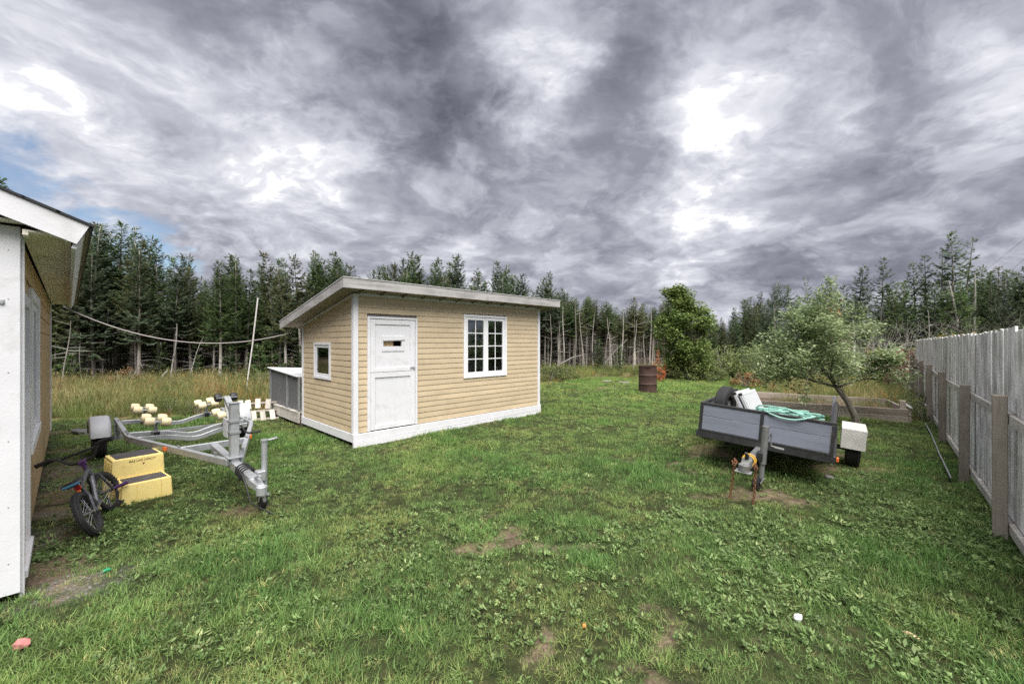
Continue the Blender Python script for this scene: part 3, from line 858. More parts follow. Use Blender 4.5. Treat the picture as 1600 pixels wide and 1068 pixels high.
# ------------------------------------------------------------------ tan shed
def build_shed():
    S = empty('garden_shed', (-2.565, 6.83, 0), R(45))
    tag(S, 'tan vinyl sided garden shed with sloping grey roof and white stable door', 'shed')
    LX, LY = 4.53, 2.35
    zt0, sl = 2.47, 0.187               # wall top at the front, fall per metre towards the back
    zb = 0.205
    door = (0.255, 1.12, 0.215, 2.09); win = (2.29, 3.39, 1.02, 2.21)
    swin = (0.985, 1.665, 1.065, 1.645)
    T = 0.09
    mb = MB(); wall_cells(mb, 0.0, LX, zb, zt0 - 0.02, 0.004, T, [door, win]); mb.build('front_wall', CURTAIN, S)
    mb = MB(); wall_cells(mb, T + .002, LY - T, zb, 2.03, 0.004, T, [swin], 'y')
    mb.hexa([(0.004, T, 2.03), (T, T, 2.03), (T, LY - T, 2.03), (0.004, LY - T, 2.03), (0.004, T, zt0 - T * sl - .02), (T, T, zt0 - T * sl - .02), (T, LY - T, zt0 - (LY - T) * sl), (0.004, LY - T, zt0 - (LY - T) * sl)])
    mb.build('side_wall', CURTAIN, S)
    mb = MB(); mb.bx(0.004, LX, LY - T, LY, zb, zt0 - LY * sl - 0.02); mb.build('back_wall', TAN, S)
    mb = MB(); mb.hexa([(LX - T, T + .002, zb), (LX, T + .002, zb), (LX, LY - T - .002, zb), (LX - T, LY - T - .002, zb), (LX - T, T, zt0 - T * sl - .02), (LX, T, zt0 - T * sl - .02), (LX, LY - T, zt0 - (LY - T) * sl), (LX - T, LY - T, zt0 - (LY - T) * sl)]); mb.build('end_wall', TAN, S)
    mb = MB(); mb.bx(T, LX - T, T, LY - T, 0.16, 0.20); mb.build('floor', CURTAIN, S)
    # lap siding, every course a board
    pitch = 0.0985
    k = 0; z = zb + 0.002
    while z < zt0 - 0.03:
        z1 = min(z + pitch, zt0 - 0.004); zm = (z + z1) / 2
        segs = [(0.05, LX - 0.05)]
        for (a, b, c, d, m) in ((door[0] - .045, door[1] + .045, door[2] - .05, door[3] + .045, 0), (win[0] - .052, win[1] + .052, win[2] - .052, win[3] + .048, 0)):
            if c < zm < d:
                ns = []
                for s0, s1 in segs:
                    if s0 < a: ns.append((s0, min(s1, a)))
                    if s1 > b: ns.append((max(s0, b), s1))
                segs = ns
        for s0, s1 in segs:
            if s1 - s0 < 0.02: continue
            siding_piece((s0, 0, z), (s0, 0, z1), (s1, 0, z), (s1, 0, z1), (0, -1, 0)).build('siding_board', TAN, S)
        z += pitch; k += 1
    z = zb + 0.002
    while z < zt0 - 0.05:
        z1 = z + pitch; zm = (z + z1) / 2
        ymax = lambda zz: min(LY - 0.04, (zt0 - 0.015 - zz) / sl)
        e0, e1 = ymax(z), ymax(z1)
        if e0 < 0.1: break
        e1 = max(e1, 0.055)
        if swin[2] - .052 < zm < swin[3] + .05:
            siding_piece((0, swin[0] - .052, z), (0, swin[0] - .052, z1), (0, 0.05, z), (0, 0.05, z1), (-1, 0, 0)).build('siding_board', TAN, S)
            siding_piece((0, e0, z), (0, e1, z1), (0, swin[1] + .052, z), (0, swin[1] + .052, z1), (-1, 0, 0)).build('siding_board', TAN, S)
        else:
            siding_piece((0, e0, z), (0, e1, z1), (0, 0.05, z), (0, 0.05, z1), (-1, 0, 0)).build('siding_board', TAN, S)
        z += pitch
    # corner boards
    mb = MB(); mb.bx(-0.030, 0.052, -0.028, -0.002, zb - .02, zt0 + .02); mb.bx(-0.0305, -0.003, -0.0015, 0.055, zb - .02, zt0 + .0); mb.build('corner_board', WHITE, S, 0.003)
    mb = MB(); mb.bx(LX - 0.055, LX + 0.022, -0.026, -0.002, zb - .03, zt0 + .02); mb.bx(LX + .001, LX + 0.022, 0, 0.06, zb - .03, zt0 - .01); mb.build('corner_board', WHITE, S, 0.003)
    mb = MB(); mb.bx(-0.026, -0.002, LY - 0.05, LY + 0.02, zb - .03, zt0 - LY * sl + .01); mb.build('corner_board', WHITE, S, 0.003)
    # trim under the eave
    mb = MB(); mb.bx(0.055, LX - 0.06, -0.022, -0.003, zt0 - 0.006, zt0 + 0.04); mb.build('frieze_trim', WHITE, S, 0.002)
    mb = MB(); mb.hexa([(-0.024, 0.056, zt0 - .056 * sl - .012), (-0.003, 0.056, zt0 - .056 * sl - .012), (-0.003, LY - .05, zt0 - (LY - .05) * sl - .012), (-0.024, LY - .05, zt0 - (LY - .05) * sl - .012),
                        (-0.024, 0.056, zt0 - .056 * sl + .03), (-0.003, 0.056, zt0 - .056 * sl + .03), (-0.003, LY - .05, zt0 - (LY - .05) * sl + .03), (-0.024, LY - .05, zt0 - (LY - .05) * sl + .03)]); mb.build('gable_trim', WHITE, S)
    # skirt boards
    mb = MB(); mb.bx(-0.035, LX + 0.03, -0.045, -0.018, 0.075, 0.20); mb.build('skirt_board', WHITE, S, 0.003)
    mb = MB(); mb.hexa([(-0.04, -0.06, -0.02), (3.4, -0.06, 0.0), (3.4, -0.02, 0.0), (-0.04, -0.02, -0.02), (-0.04, -0.06, 0.07), (3.4, -0.06, 0.066), (3.4, -0.02, 0.066), (-0.04, -0.02, 0.07)]); mb.build('skirt_board', WHITE, S)
    mb = MB(); mb.bx(3.402, LX + 0.03, -0.045, -0.018, -0.02, 0.071); mb.build('skirt_board', WHITE, S)
    mb = MB(); mb.bx(-0.034, -0.01, -0.015, LY + 0.02, 0.06, 0.20); mb.build('skirt_board', WHITE, S, 0.003)
    for yy in (0.5, 1.35, 2.2):
        mb = MB(); mb.bx(0.05, 0.14, yy - .045, yy + .045, -0.06, 0.16); mb.build('foundation_post', FENCEP, S, 0.004)
    mb = MB(); mb.bx(0.12, LX - .1, 0.1, LY - .1, 0.05, 0.155); mb.build('floor_joist', CURTAIN, S)
    # roof
    x0, x1, y0, y1 = -0.30, LX + 0.39, -0.30, LY + 0.40
    zu = lambda y: 2.535 - (y + 0.30) * sl
    def slab(xa, xb, ya, yb, dz0, dz1):
        return [(xa, ya, zu(ya) + dz0), (xb, ya, zu(ya) + dz0), (xb, yb, zu(yb) + dz0), (xa, yb, zu(yb) + dz0), (xa, ya, zu(ya) + dz1), (xb, ya, zu(ya) + dz1), (xb, yb, zu(yb) + dz1), (xa, yb, zu(yb) + dz1)]
    rf = MB().hexa(slab(x0 + .005, x1 - .005, y0 + .005, y1 - .005, 0.055, 0.145)).build('roof', SHINGLE, S)
    MB().hexa(slab(x0 + .025, x1 - .025, y0 + .03, y1 - .03, 0.03, 0.053)).build('roof_sheathing', UNDER, rf)
    MB().hexa(slab(x0 - .03, x1 + .03, y0 - .035, y1 + .02, 0.147, 0.160)).build('roof_membrane', mat('pale_roof_felt', (0.50, 0.50, 0.50), 0.8, 0.15, 6), rf)
    MB().bx(x0 - .022, x1 + .022, y0 - .026, y0 + .002, 2.53, 2.682).build('fascia_board', GREYW_X, rf, 0.003)
    MB().hexa(slab(x0 - .022, x0 + .002, y0 + .004, y1, 0.0, 0.146)).build('fascia_board', GREYW_Y, rf)
    MB().hexa(slab(x1 - .002, x1 + .022, y0 + .004, y1, 0.0, 0.146)).build('fascia_board', GREYW_Y, rf)
    for i in range(12):
        xx = 0.06 + i * (LX - 0.12) / 11
        MB().hexa(slab(xx - .02, xx + .02, y0 + .004, y1 - .03, -0.0, 0.029)).build('rafter_tail', UNDER, rf)
    # double casement window
    W = MB(); a, b, c, d = win
    for bxs in ((a - .05, b + .05, d, d + .045), (a - .05, b + .05, c - .05, c)): W.bx(bxs[0], bxs[1], -0.034, 0.03, bxs[2], bxs[3])
    W.bx(a - .05, a, -0.0335, 0.03, c + .0005, d - .0005); W.bx(b, b + .05, -0.0335, 0.03, c + .0005, d - .0005)
    wo = W.build('window', VINYLW, S, 0.003)
    mid = (a + b) / 2
    for s0, s1 in ((a + .002, mid - .001), (mid + .001, b - .002)):
        fr = MB(); e = .062
        fr.bx(s0, s1, -0.016, 0.025, d - e, d - .001); fr.bx(s0, s1, -0.016, 0.025, c + .001, c + e)
        fr.bx(s0, s0 + e, -0.0155, 0.025, c + e, d - e); fr.bx(s1 - e, s1, -0.0155, 0.025, c + e, d - e)
        fr.build('sash', VINYLW, wo, 0.003)
        gx0, gx1, gz0, gz1 = s0 + e, s1 - e, c + e, d - e
        for iz in range(4):
            for ix in range(2):
                px0 = gx0 + (gx1 - gx0) * ix / 2; px1 = gx0 + (gx1 - gx0) * (ix + 1) / 2
                pz0 = gz0 + (gz1 - gz0) * iz / 4; pz1 = gz0 + (gz1 - gz0) * (iz + 1) / 4
                MB().bx(px0 + .001, px1 - .001, 0.006, 0.010, pz0 + .001, pz1 - .001).build('pane', GLASS, wo)
        m = MB(); m.bx((gx0 + gx1) / 2 - .009, (gx0 + gx1) / 2 + .009, -0.004, 0.004, gz0, gz1); m.build('muntin', VINYLW, wo)
        for iz in (1, 2, 3):
            zz = gz0 + (gz1 - gz0) * iz / 4
            MB().bx(gx0, gx1, -0.005, 0.0045, zz - .009, zz + .009).build('muntin', VINYLW, wo)
    # small side window
    a, b, c, d = swin
    W = MB(); W.bx(-0.032, 0.03, a - .05, b + .05, d, d + .045); W.bx(-0.032, 0.03, a - .05, b + .05, c - .05, c)
    W.bx(-0.0315, 0.03, a - .05, a, c + .0005, d - .0005); W.bx(-0.0315, 0.03, b, b + .05, c + .0005, d - .0005)
    wo = W.build('window', WHITE, S, 0.003)
    fr = MB(); e = .05
    fr.bx(-.014, .02, a + .001, b - .001, d - e, d - .001); fr.bx(-.014, .02, a + .001, b - .001, c + .001, c + e)
    fr.bx(-.0135, .02, a + .001, a + e, c + e, d - e); fr.bx(-.0135, .02, b - e, b - .001, c + e, d - e)
    fr.build('sash', WHITE, wo, 0.003)
    MB().bx(0.004, 0.008, a + e, b - e, c + e, d - e).build('pane', GLASS, wo)
    # stable door in two leaves
    a, b, c, d = door
    D = MB(); D.bx(a - .045, a - .002, -0.034, 0.03, c - .005, d + .04); D.bx(b + .002, b + .045, -0.034, 0.03, c - .005, d + .04); D.bx(a - .0015, b + .0015, -0.033, 0.03, d + .002, d + .039)
    do = D.build('door_frame', WHITE, S, 0.003)
    zs = 1.185
    slot = (0.50, 0.855, 1.625, 1.715)
    def leaf(z0, z1, nm, hole):
        mb = MB(); wall_cells(mb, a + .004, b - .004, z0, z1, -0.004, 0.022, [hole] if hole else [])
        lf = mb.build('door_leaf', WHITE, S)
        x_0, x_1 = a + .004, b - .004
        st = .085
        MB().bx(x_0, x_0 + st, -0.022, -0.0045, z0, z1).build('stile', WHITE, lf, 0.002)
        MB().bx(x_1 - st - .01, x_1, -0.022, -0.0045, z0, z1).build('stile', WHITE, lf, 0.002)
        MB().bx(x_0 + st + .001, x_1 - st - .011, -0.0215, -0.0045, z1 - st, z1).build('rail', WHITE, lf, 0.002)
        MB().bx(x_0 + st + .001, x_1 - st - .011, -0.0215, -0.0045, z0, z0 + st * .75).build('rail', WHITE, lf, 0.002)
        return lf
    up = leaf(zs + .004, d - .006, 'upper', slot)
    lo = leaf(c + .004, zs - .004, 'lower', None)
    h = MB(); a2, b2, c2, d2 = 0.475, 0.905, 1.54, 1.80
    wall_cells(h, a2, b2, c2, d2, -0.016, -0.0046, [slot]); h.build('hatch_plate', WHITE, up, 0.001)
    MB().bx(0.50, 0.72, 0.05, 0.06, 1.60, 1.74).build('slot_backing', PLY, up)
    MB().box((0.70, -0.020, 1.725), (0.42, 0.006, 0.012), (0, -.04, 0)).build('hatch_slide', GREYW_X, up)
    MB().cyl((b - .03, -.022, 1.235), (b - .03, -.05, 1.235), .012).build('latch_knob', GALVD, up, smooth=True)
    MB().bx(b - .10, b - .02, -.028, -.0225, 1.215, 1.255).build('latch_plate', GALV, up, .002)
    # tiny hook under the eave for the line
    return S
build_shed()

# screened pen behind the shed
def build_pen():
    S = empty('screened_pen', (-2.565, 6.83, 0), R(45))
    tag(S, 'low screened animal pen on a raised white timber deck behind the shed', 'pen')
    xa, xb, ya, yb = -0.10, 1.35, 2.39, 4.32
    MB().bx(xa, xa + .04, ya - .04, yb, 0.065, 0.265).build('deck_fascia', DECKW, S, .004)
    MB().bx(xa + .042, xb, yb - .04, yb, 0.065, 0.262).build('deck_fascia', DECKW, S, .004)
    n = 13
    for i in range(n):
        y0 = ya - .02 + (yb - ya + .02) * i / n
        MB().bx(xa - .01, xb, y0 + .003, y0 + (yb - ya) / n - .004, 0.268, 0.292).build('deck_board', DECKW, S)
    for (x, y) in ((xa + .09, yb - .12), (xa + .09, ya + .06), (xb - .1, yb - .1)):
        MB().bx(x - .045, x + .045, y - .045, y + .045, -.08, .262).build('deck_post', POSTW, S, .004)
    zr = lambda y: 0.97 + 0.10 * (y - ya) / (yb - ya)
    for (x, y) in ((xa + .03, ya), (xa + .03, (ya + yb) / 2 - .25), (xa + .03, yb - .03), (xb - .05, ya), (xb - .05, yb - .03)):
        MB().bx(x - .02, x + .02, y - .02, y + .02, .293, zr(y) - .005).build('pen_post', GALVD, S, .002)
    for x in (xa + .03, xb - .05):
        MB().beam((x, ya - .02, zr(ya) + .012), (x, yb, zr(yb) + .012), .045, .03).build('top_rail', GREYW_X, S)
    MB().hexa([(xa + .052, ya, .293), (xa + .055, ya, .293), (xa + .055, yb - .03, .293), (xa + .052, yb - .03, .293), (xa + .052, ya, zr(ya)), (xa + .055, ya, zr(ya)), (xa + .055, yb - .03, zr(yb)), (xa + .052, yb - .03, zr(yb))]).build('screen_panel', SCREEN, S)
    MB().hexa([(xa + .06, yb - .031, .293), (xb - .05, yb - .031, .293), (xb - .05, yb - .028, .293), (xa + .06, yb - .028, .293), (xa + .06, yb - .031, zr(yb)), (xb - .05, yb - .031, zr(yb) - .1), (xb - .05, yb - .028, zr(yb) - .1), (xa + .06, yb - .028, zr(yb))]).build('screen_panel', SCREEN, S)
    MB().hexa([(xa - .03, ya - .02, zr(ya) + .029), (xb, ya - .02, zr(ya) - .07), (xb, yb + .04, zr(yb) - .07), (xa - .03, yb + .04, zr(yb) + .029),
               (xa - .03, ya - .02, zr(ya) + .041), (xb, ya - .02, zr(ya) - .058), (xb, yb + .04, zr(yb) - .058), (xa - .03, yb + .04, zr(yb) + .041)]).build('pen_roof', POLYROOF, S)
build_pen()

# ------------------------------------------------------------------ house at the left
def build_house():
    ang = math.atan2(0.727, 0.687)
    N = empty('house', (-3.285, 2.775, 0), ang)
    tag(N, 'tan sided house with white corner boards and overhanging shingled eave', 'house')
    L, W = 7.0, 4.6
    zs = 2.43
    zb = 0.10
    # front gable (white boarded) and side wall
    MB().bx(-W, -0.012, 0.006, 0.09, zb, zs + .02).build('front_wall', WHITE, N)
    mb = MB(); win = (1.02, 2.30, 0.86, 2.06); door = (0.16, 0.72, 0.25, 1.96)
    wall_cells(mb, 0.092, L, zb, zs + .02, -0.09, -0.004, [win, door], 'y'); mb.build('side_wall', PLY, N)
    MB().bx(-W, -W + .09, 0.092, L, zb, zs + .02).build('side_wall', TAN, N)
    MB().bx(-W + .092, -0.092, L - .09, L, zb, zs + .02).build('back_wall', TAN, N)
    g = MB(); rise = 0.39 * W / 2
    g.add([(-W, .01, zs + .02), (-.012, .01, zs + .02), (-W / 2, .01, zs + rise), (-W, .09, zs + .02), (-.012, .09, zs + .02), (-W / 2, .09, zs + rise)], [(0, 1, 2), (5, 4, 3), (0, 3, 4, 1), (1, 4, 5, 2), (2, 5, 3, 0)])
    g.build('gable', TAN, N)
    # clapboards on the side wall
    z = zb + .01; p = 0.19
    while z < zs - .02:
        z1 = min(z + p, zs - .003); zm = (z + z1) / 2
        segs = [(0.03, L)]
        for a, b, c, d in ((win[0] - .09, win[1] + .09, win[2] - .09, win[3] + .09), (door[0] - .10, door[1] + .10, door[2] - .2, door[3] + .1)):
            if c < zm < d:
                ns = []
                for s0, s1 in segs:
                    if s0 < a: ns.append((s0, min(s1, a)))
                    if s1 > b: ns.append((max(s0, b), s1))
                segs = ns
        for s0, s1 in segs:
            if s1 - s0 > .03:
                siding_piece((0, s0, z), (0, s0, z1), (0, s1, z), (0, s1, z1), (1, 0, 0), .014).build('siding_board', PLY, N)
        z += p
    # corner boards: wide white board wrapping the corner
    MB().bx(-0.26, 0.022, -0.024, 0.004, 0.045, zs + .03).build('corner_board', WHITE, N, .003)
    MB().bx(0.016, 0.038, 0.006, 0.028, -0.02, zs - .004).build('corner_board', WHITE, N, .002)
    MB().bx(0.002, 0.03, L - .06, L + .02, zb, zs - .004).build('corner_board', WHITE, N, .003)
    c = MB(); c.cyl((-.085, -.024, 1.965), (-.085, -.036, 1.965), .012); c.cyl((-.058, -.024, 1.955), (-.058, -.036, 1.955), .012); c.bx(-.10, -.045, -.029, -.0245, 1.945, 1.975)
    c.build('hook_plate', GALV, N, .002)
    nl = MB()
    for zz in (.25, .62, 1.05, 1.5, 1.98, 2.3):
        for xx in (-.03, -.22): nl.cyl((xx, -.024, zz), (xx, -.0252, zz), .004, 6)
    tag(nl.build('nail_head', GALVD, N), kind='stuff')
    # side door trim
    a, b, c0, d = door
    D = MB(); D.bx(-.02, .034, a - .085, a - .001, c0 - .1, d + .085); D.bx(-.02, .034, b + .001, b + .085, c0 - .1, d + .085); D.bx(-.02, .0335, a, b, d + .001, d + .084)
    dd = D.build('door_frame', WHITE, N, .003)
    MB().bx(-.05, -.018, a + .003, b - .003, c0, d - .002).build('door_leaf', WHITE, dd)
    MB().bx(-.02, .05, a - .09, b + .09, c0 - .155, c0 - .102).build('door_sill', WHITE, dd, .004)
    MB().bx(0.005, .03, a - .08, b + .08, -.02, c0 - .157).build('skirt_board', WHITE, N)
    # side window
    a, b, c0, d = win
    Wd = MB(); Wd.bx(-.02, .036, a - .085, b + .085, d, d + .085); Wd.bx(-.02, .042, a - .085, b + .085, c0 - .085, c0)
    Wd.bx(-.02, .0355, a - .085, a, c0 + .0005, d - .0005); Wd.bx(-.02, .0355, b, b + .085, c0 + .0005, d - .0005)
    wo = Wd.build('window', VINYLW, N, .003)
    e = .06; fr = MB(); m_ = (a + b) / 2
    fr.bx(-.03, .016, a + .001, b - .001, d - e, d - .001); fr.bx(-.03, .016, a + .001, b - .001, c0 + .001, c0 + e)
    fr.bx(-.03, .0155, a + .001, a + e, c0 + e, d - e); fr.bx(-.03, .0155, b - e, b - .001, c0 + e, d - e); fr.bx(-.03, .0155, m_ - .03, m_ + .03, c0 + e, d - e)
    fr.build('sash', VINYLW, wo, .003)
    MB().bx(-.012, -.008, a + e, m_ - .03, c0 + e, d - e).build('pane', GLASS, wo)
    MB().bx(-.012, -.008, m_ + .03, b - e, c0 + e, d - e).build('pane', GLASS, wo)
    MB().bx(-W + .1, -.1, .1, L - .1, .1, .16).build('floor', CURTAIN, N)
    MB().bx(-W + .1, -1.4, .1, L - .1, .17, zs - .01).build('inner_wall', CURTAIN, N)
    for yy in (.12, 2.2, 4.4, 6.6):
        MB().bx(-.16, -.06, yy - .05, yy + .05, -.15, zb + .0).build('foundation_post', POSTW, N, .005)
    MB().bx(-2.5, -2.3, .12, .32, -.15, zb).build('foundation_post', POSTW, N, .005)
    # roof: two slopes with overhang, boxed eave
    e = 0.34; fo = 0.16; y0, y1 = -fo, L + 0.42
    pitch = 0.39
    zt = lambda x: 2.515 + (e - x) * pitch if x > -W / 2 else 2.515 + (e + W / 2) * pitch + (x + W / 2) * pitch
    rz_ = zt(-W / 2 + 1e-6)
    def slope(xa, xb, y0_, y1_, o0, o1):
        za, zb_ = 2.515 + (e - xa) * pitch, 2.515 + (e - xb) * pitch
        return [(xa, y0_, za + o0), (xb, y0_, zb_ + o0), (xb, y1_, zb_ + o0), (xa, y1_, za + o0), (xa, y0_, za + o1), (xb, y0_, zb_ + o1), (xb, y1_, zb_ + o1), (xa, y1_, za + o1)]
    rf = MB().hexa(slope(-W / 2, e - .003, y0 + .03, y1 - .03, -.07, -.012)).build('roof', UNDER, N)
    # shingle courses
    nC = 17; run = e + .02 + W / 2
    for i in range(nC):
        xb = e + .02 - run * i / nC; xa = e + .02 - run * (i + 1) / nC - .02
        MB().hexa(slope(xa, xb, y0 - .015, y1 + .015, -.011 + .0005 * (i % 2), .006 + .001 * (i % 2))).build('shingle_course', SHINGLE, rf)
    mir = [( -W - x, y, z) for (x, y, z) in slope(-W / 2, e, y0, y1, -.07, .004)]
    MB().add(mir, [(0, 3, 2, 1), (4, 5, 6, 7), (0, 1, 5, 4), (1, 2, 6, 5), (2, 3, 7, 6), (3, 0, 4, 7)]).build('roof_slope', SHINGLE, rf)
    # rake fascia (front), eave fascia (side), soffit
    rk = slope(-W / 2, e + .0, y0 - .003, y0 + .022, -.17, -.013)
    for q in (1, 2): rk[q] = (rk[q][0] - .062, rk[q][1], rk[q][2] + .062 * pitch)
    MB().hexa(rk).build('rake_board', WHITE, rf)
    fx = MB(); fx.add([( -W - x, y, z) for (x, y, z) in slope(-W / 2, e, y0 - .003, y0 + .022, -.17, -.013)], [(0, 3, 2, 1), (4, 5, 6, 7), (0, 1, 5, 4), (1, 2, 6, 5), (2, 3, 7, 6), (3, 0, 4, 7)]); fx.build('rake_board', WHITE, rf)
    MB().hexa([(e - .088, y0 + .024, 2.345), (e - .066, y0 + .024, 2.337), (e - .066, y1 - .02, 2.337), (e - .088, y1 - .02, 2.345), (e - .028, y0 + .024, 2.500), (e - .006, y0 + .024, 2.492), (e - .006, y1 - .02, 2.492), (e - .028, y1 - .02, 2.500)]).build('eave_fascia', WHITE, rf)
    MB().bx(e - .001, e + .012, y0 + .01, y1, 2.478, 2.505).build('drip_edge', BLACKM, rf)
    nS = 5
    for i in range(nS):
        ya = y0 + .03 + (y1 - y0 - .06) * i / nS; yb = y0 + .03 + (y1 - y0 - .06) * (i + 1) / nS - .004
        MB().bx(0.034, e - .09, ya, yb, zs - .012, zs).build('soffit_panel', SOFFIT, rf)
    MB().bx(0.034, .06, y0 + .03, y1 - .03, zs - .034, zs - .013).build('soffit_moulding', SOFFIT, rf)
    MB().bx(e - .118, e - .088, y0 + .03, y1 - .03, zs - .034, zs - .013).build('soffit_moulding', SOFFIT, rf)
    MB().bx(-W / 2, 0.033, y0 + .03, -.026, zs + .045, zs + .057).build('soffit_panel', SOFFIT, rf)
build_house()

# ------------------------------------------------------------------ fence on the right
def build_fence():
    d = (0.661, 0.75)
    F = empty('wooden_fence', (3.735, 2.943, 0), math.atan2(d[1], d[0]))
    tag(F, 'tall weathered silver board fence with brown posts along the lawn', 'fence')
    rg = random.Random(5)
    x = -1.0
    protos = []
    while x < 14.9:
        w = rg.uniform(0.128, 0.150)
        top = 1.81 + rg.uniform(-.018, .022)  - 0.004 * x
        off = rg.uniform(-.004, .004)
        lean = rg.uniform(-.007, .007)
        mb = MB()
        y0 = -0.024 + off; y1 = 0.0 + off - .005
        zb = 0.04 + rg.uniform(-.02, .02)
        ch = rg.choice((0, 0, .012, -.01))
        mb.hexa([(x, y0, zb), (x + w, y0, zb), (x + w, y1, zb), (x, y1, zb), (x + lean, y0, top + ch), (x + w + lean, y0, top), (x + w + lean, y1, top), (x + lean, y1, top + ch)])
        mb.build('fence_board', FENCEB, F, .0025)
        x += w + (rg.uniform(.002, .009) if rg.random() < .8 else rg.uniform(.012, .022))
    posts = [(-1.05, 1.2), (.85, 1.24), (2.92, 1.17), (5.45, 1.2), (7.95, 1.22), (10.4, 1.22), (12.6, 1.2), (14.75, 1.25)]
    for s, h in posts:
        zz = 1.0
        MB().box((s, .086, (h - .12) / 2), (.088, .088, h + .12), (rg.uniform(-.012, .012), rg.uniform(-.012, .012), rg.uniform(-.05, .05))).build('fence_post', FENCEP, F, .006)
    for (a, _), (b, _) in zip(posts, posts[1:]):
        for zc, hh in ((1.035, .085), (.105, .085)):
            MB().beam((a - .005 + .01, .021, zc + rg.uniform(-.015, .015)), (b - .005, .021, zc + rg.uniform(-.015, .015)), .036, hh).build('fence_rail', FENCER, F, .003)
    # black bracket left on a far post
    q = MB(); q.box((10.4, .17, .93), (.05, .06, .14), (0, .5, 0)); q.box((10.42, .19, 1.02), (.03, .10, .05), (.5, 0, .3)); q.build('gate_latch', BLACKM, F, .006)
build_fence()

# pipe lying along the fence
def polyline_obj(name, pts, r, m, label, cat, n=6, group=None):
    o = MB().tube(pts, r, n).build(name, m, None, smooth=True)
    # origin at first point
    p = Vector(pts[0])
    o.data.transform(Matrix.Translation(-p)); o.location = p
    return tag(o, label, cat, group)
pp = [gnd(1446, 663), gnd(1456, 683), gnd(1460, 694)]
polyline_obj('pipe', [Vector((p.x, p.y, hz(p.x, p.y) + .04)) for p in pp], .009, GALVD, 'short thin grey pipe lying by the fence near the bed', 'pipe')
pp = [gnd(1459, 692), gnd(1467, 711), gnd(1486, 748)]
polyline_obj('pipe', [Vector((p.x, p.y, hz(p.x, p.y) + .05)) for p in pp], .009, GALVD, 'long thin dark metal pipe in the grass along the fence foot', 'pipe')

# ------------------------------------------------------------------ wheels
def wheel(parent, c, axis, Rr, w, rimr, rim_mat, name='wheel', tread=True):
    c = Vector(c); a = Vector(axis).normalized()
    prof = [(rimr, -w * .40), (rimr + (Rr - rimr) * .35, -w * .5), (Rr * .93, -w * .46), (Rr, -w * .33)]
    if tread:
        for k in (-.2, 0, .2): prof += [(Rr, w * k - .012), (Rr - .008, w * k - .006), (Rr - .008, w * k + .006), (Rr, w * k + .012)]
    prof += [(Rr, w * .33), (Rr * .93, w * .46), (rimr + (Rr - rimr) * .35, w * .5), (rimr, w * .40)]
    wh = MB().lathe(prof, c, a, 32).build(name, RUBBER, parent, smooth=True)
    rp = [(.025, w * .30), (rimr * .45, w * .30), (rimr * .55, w * .18), (rimr * .85, w * .16), (rimr * .92, w * .40), (rimr + .004, w * .42), (rimr + .004, -w * .42), (rimr * .9, -w * .40), (rimr * .85, w * .08), (.025, w * .1)]
    MB().lathe(rp, c, a, 28).build('rim', rim_mat, wh, smooth=True)
    hb = MB(); hb.cyl(c + a * w * .1, c + a * w * .42, .032, 12)
    s = a.orthogonal().normalized(); u = a.cross(s)
    for k in range(5):
        q = c + (s * math.cos(k * 1.2566) + u * math.sin(k * 1.2566)) * (rimr * .38)
        hb.cyl(q + a * w * .28, q + a * w * .36, .009, 6)
    hb.build('hub', GALVD, wh, smooth=True)
    return wh

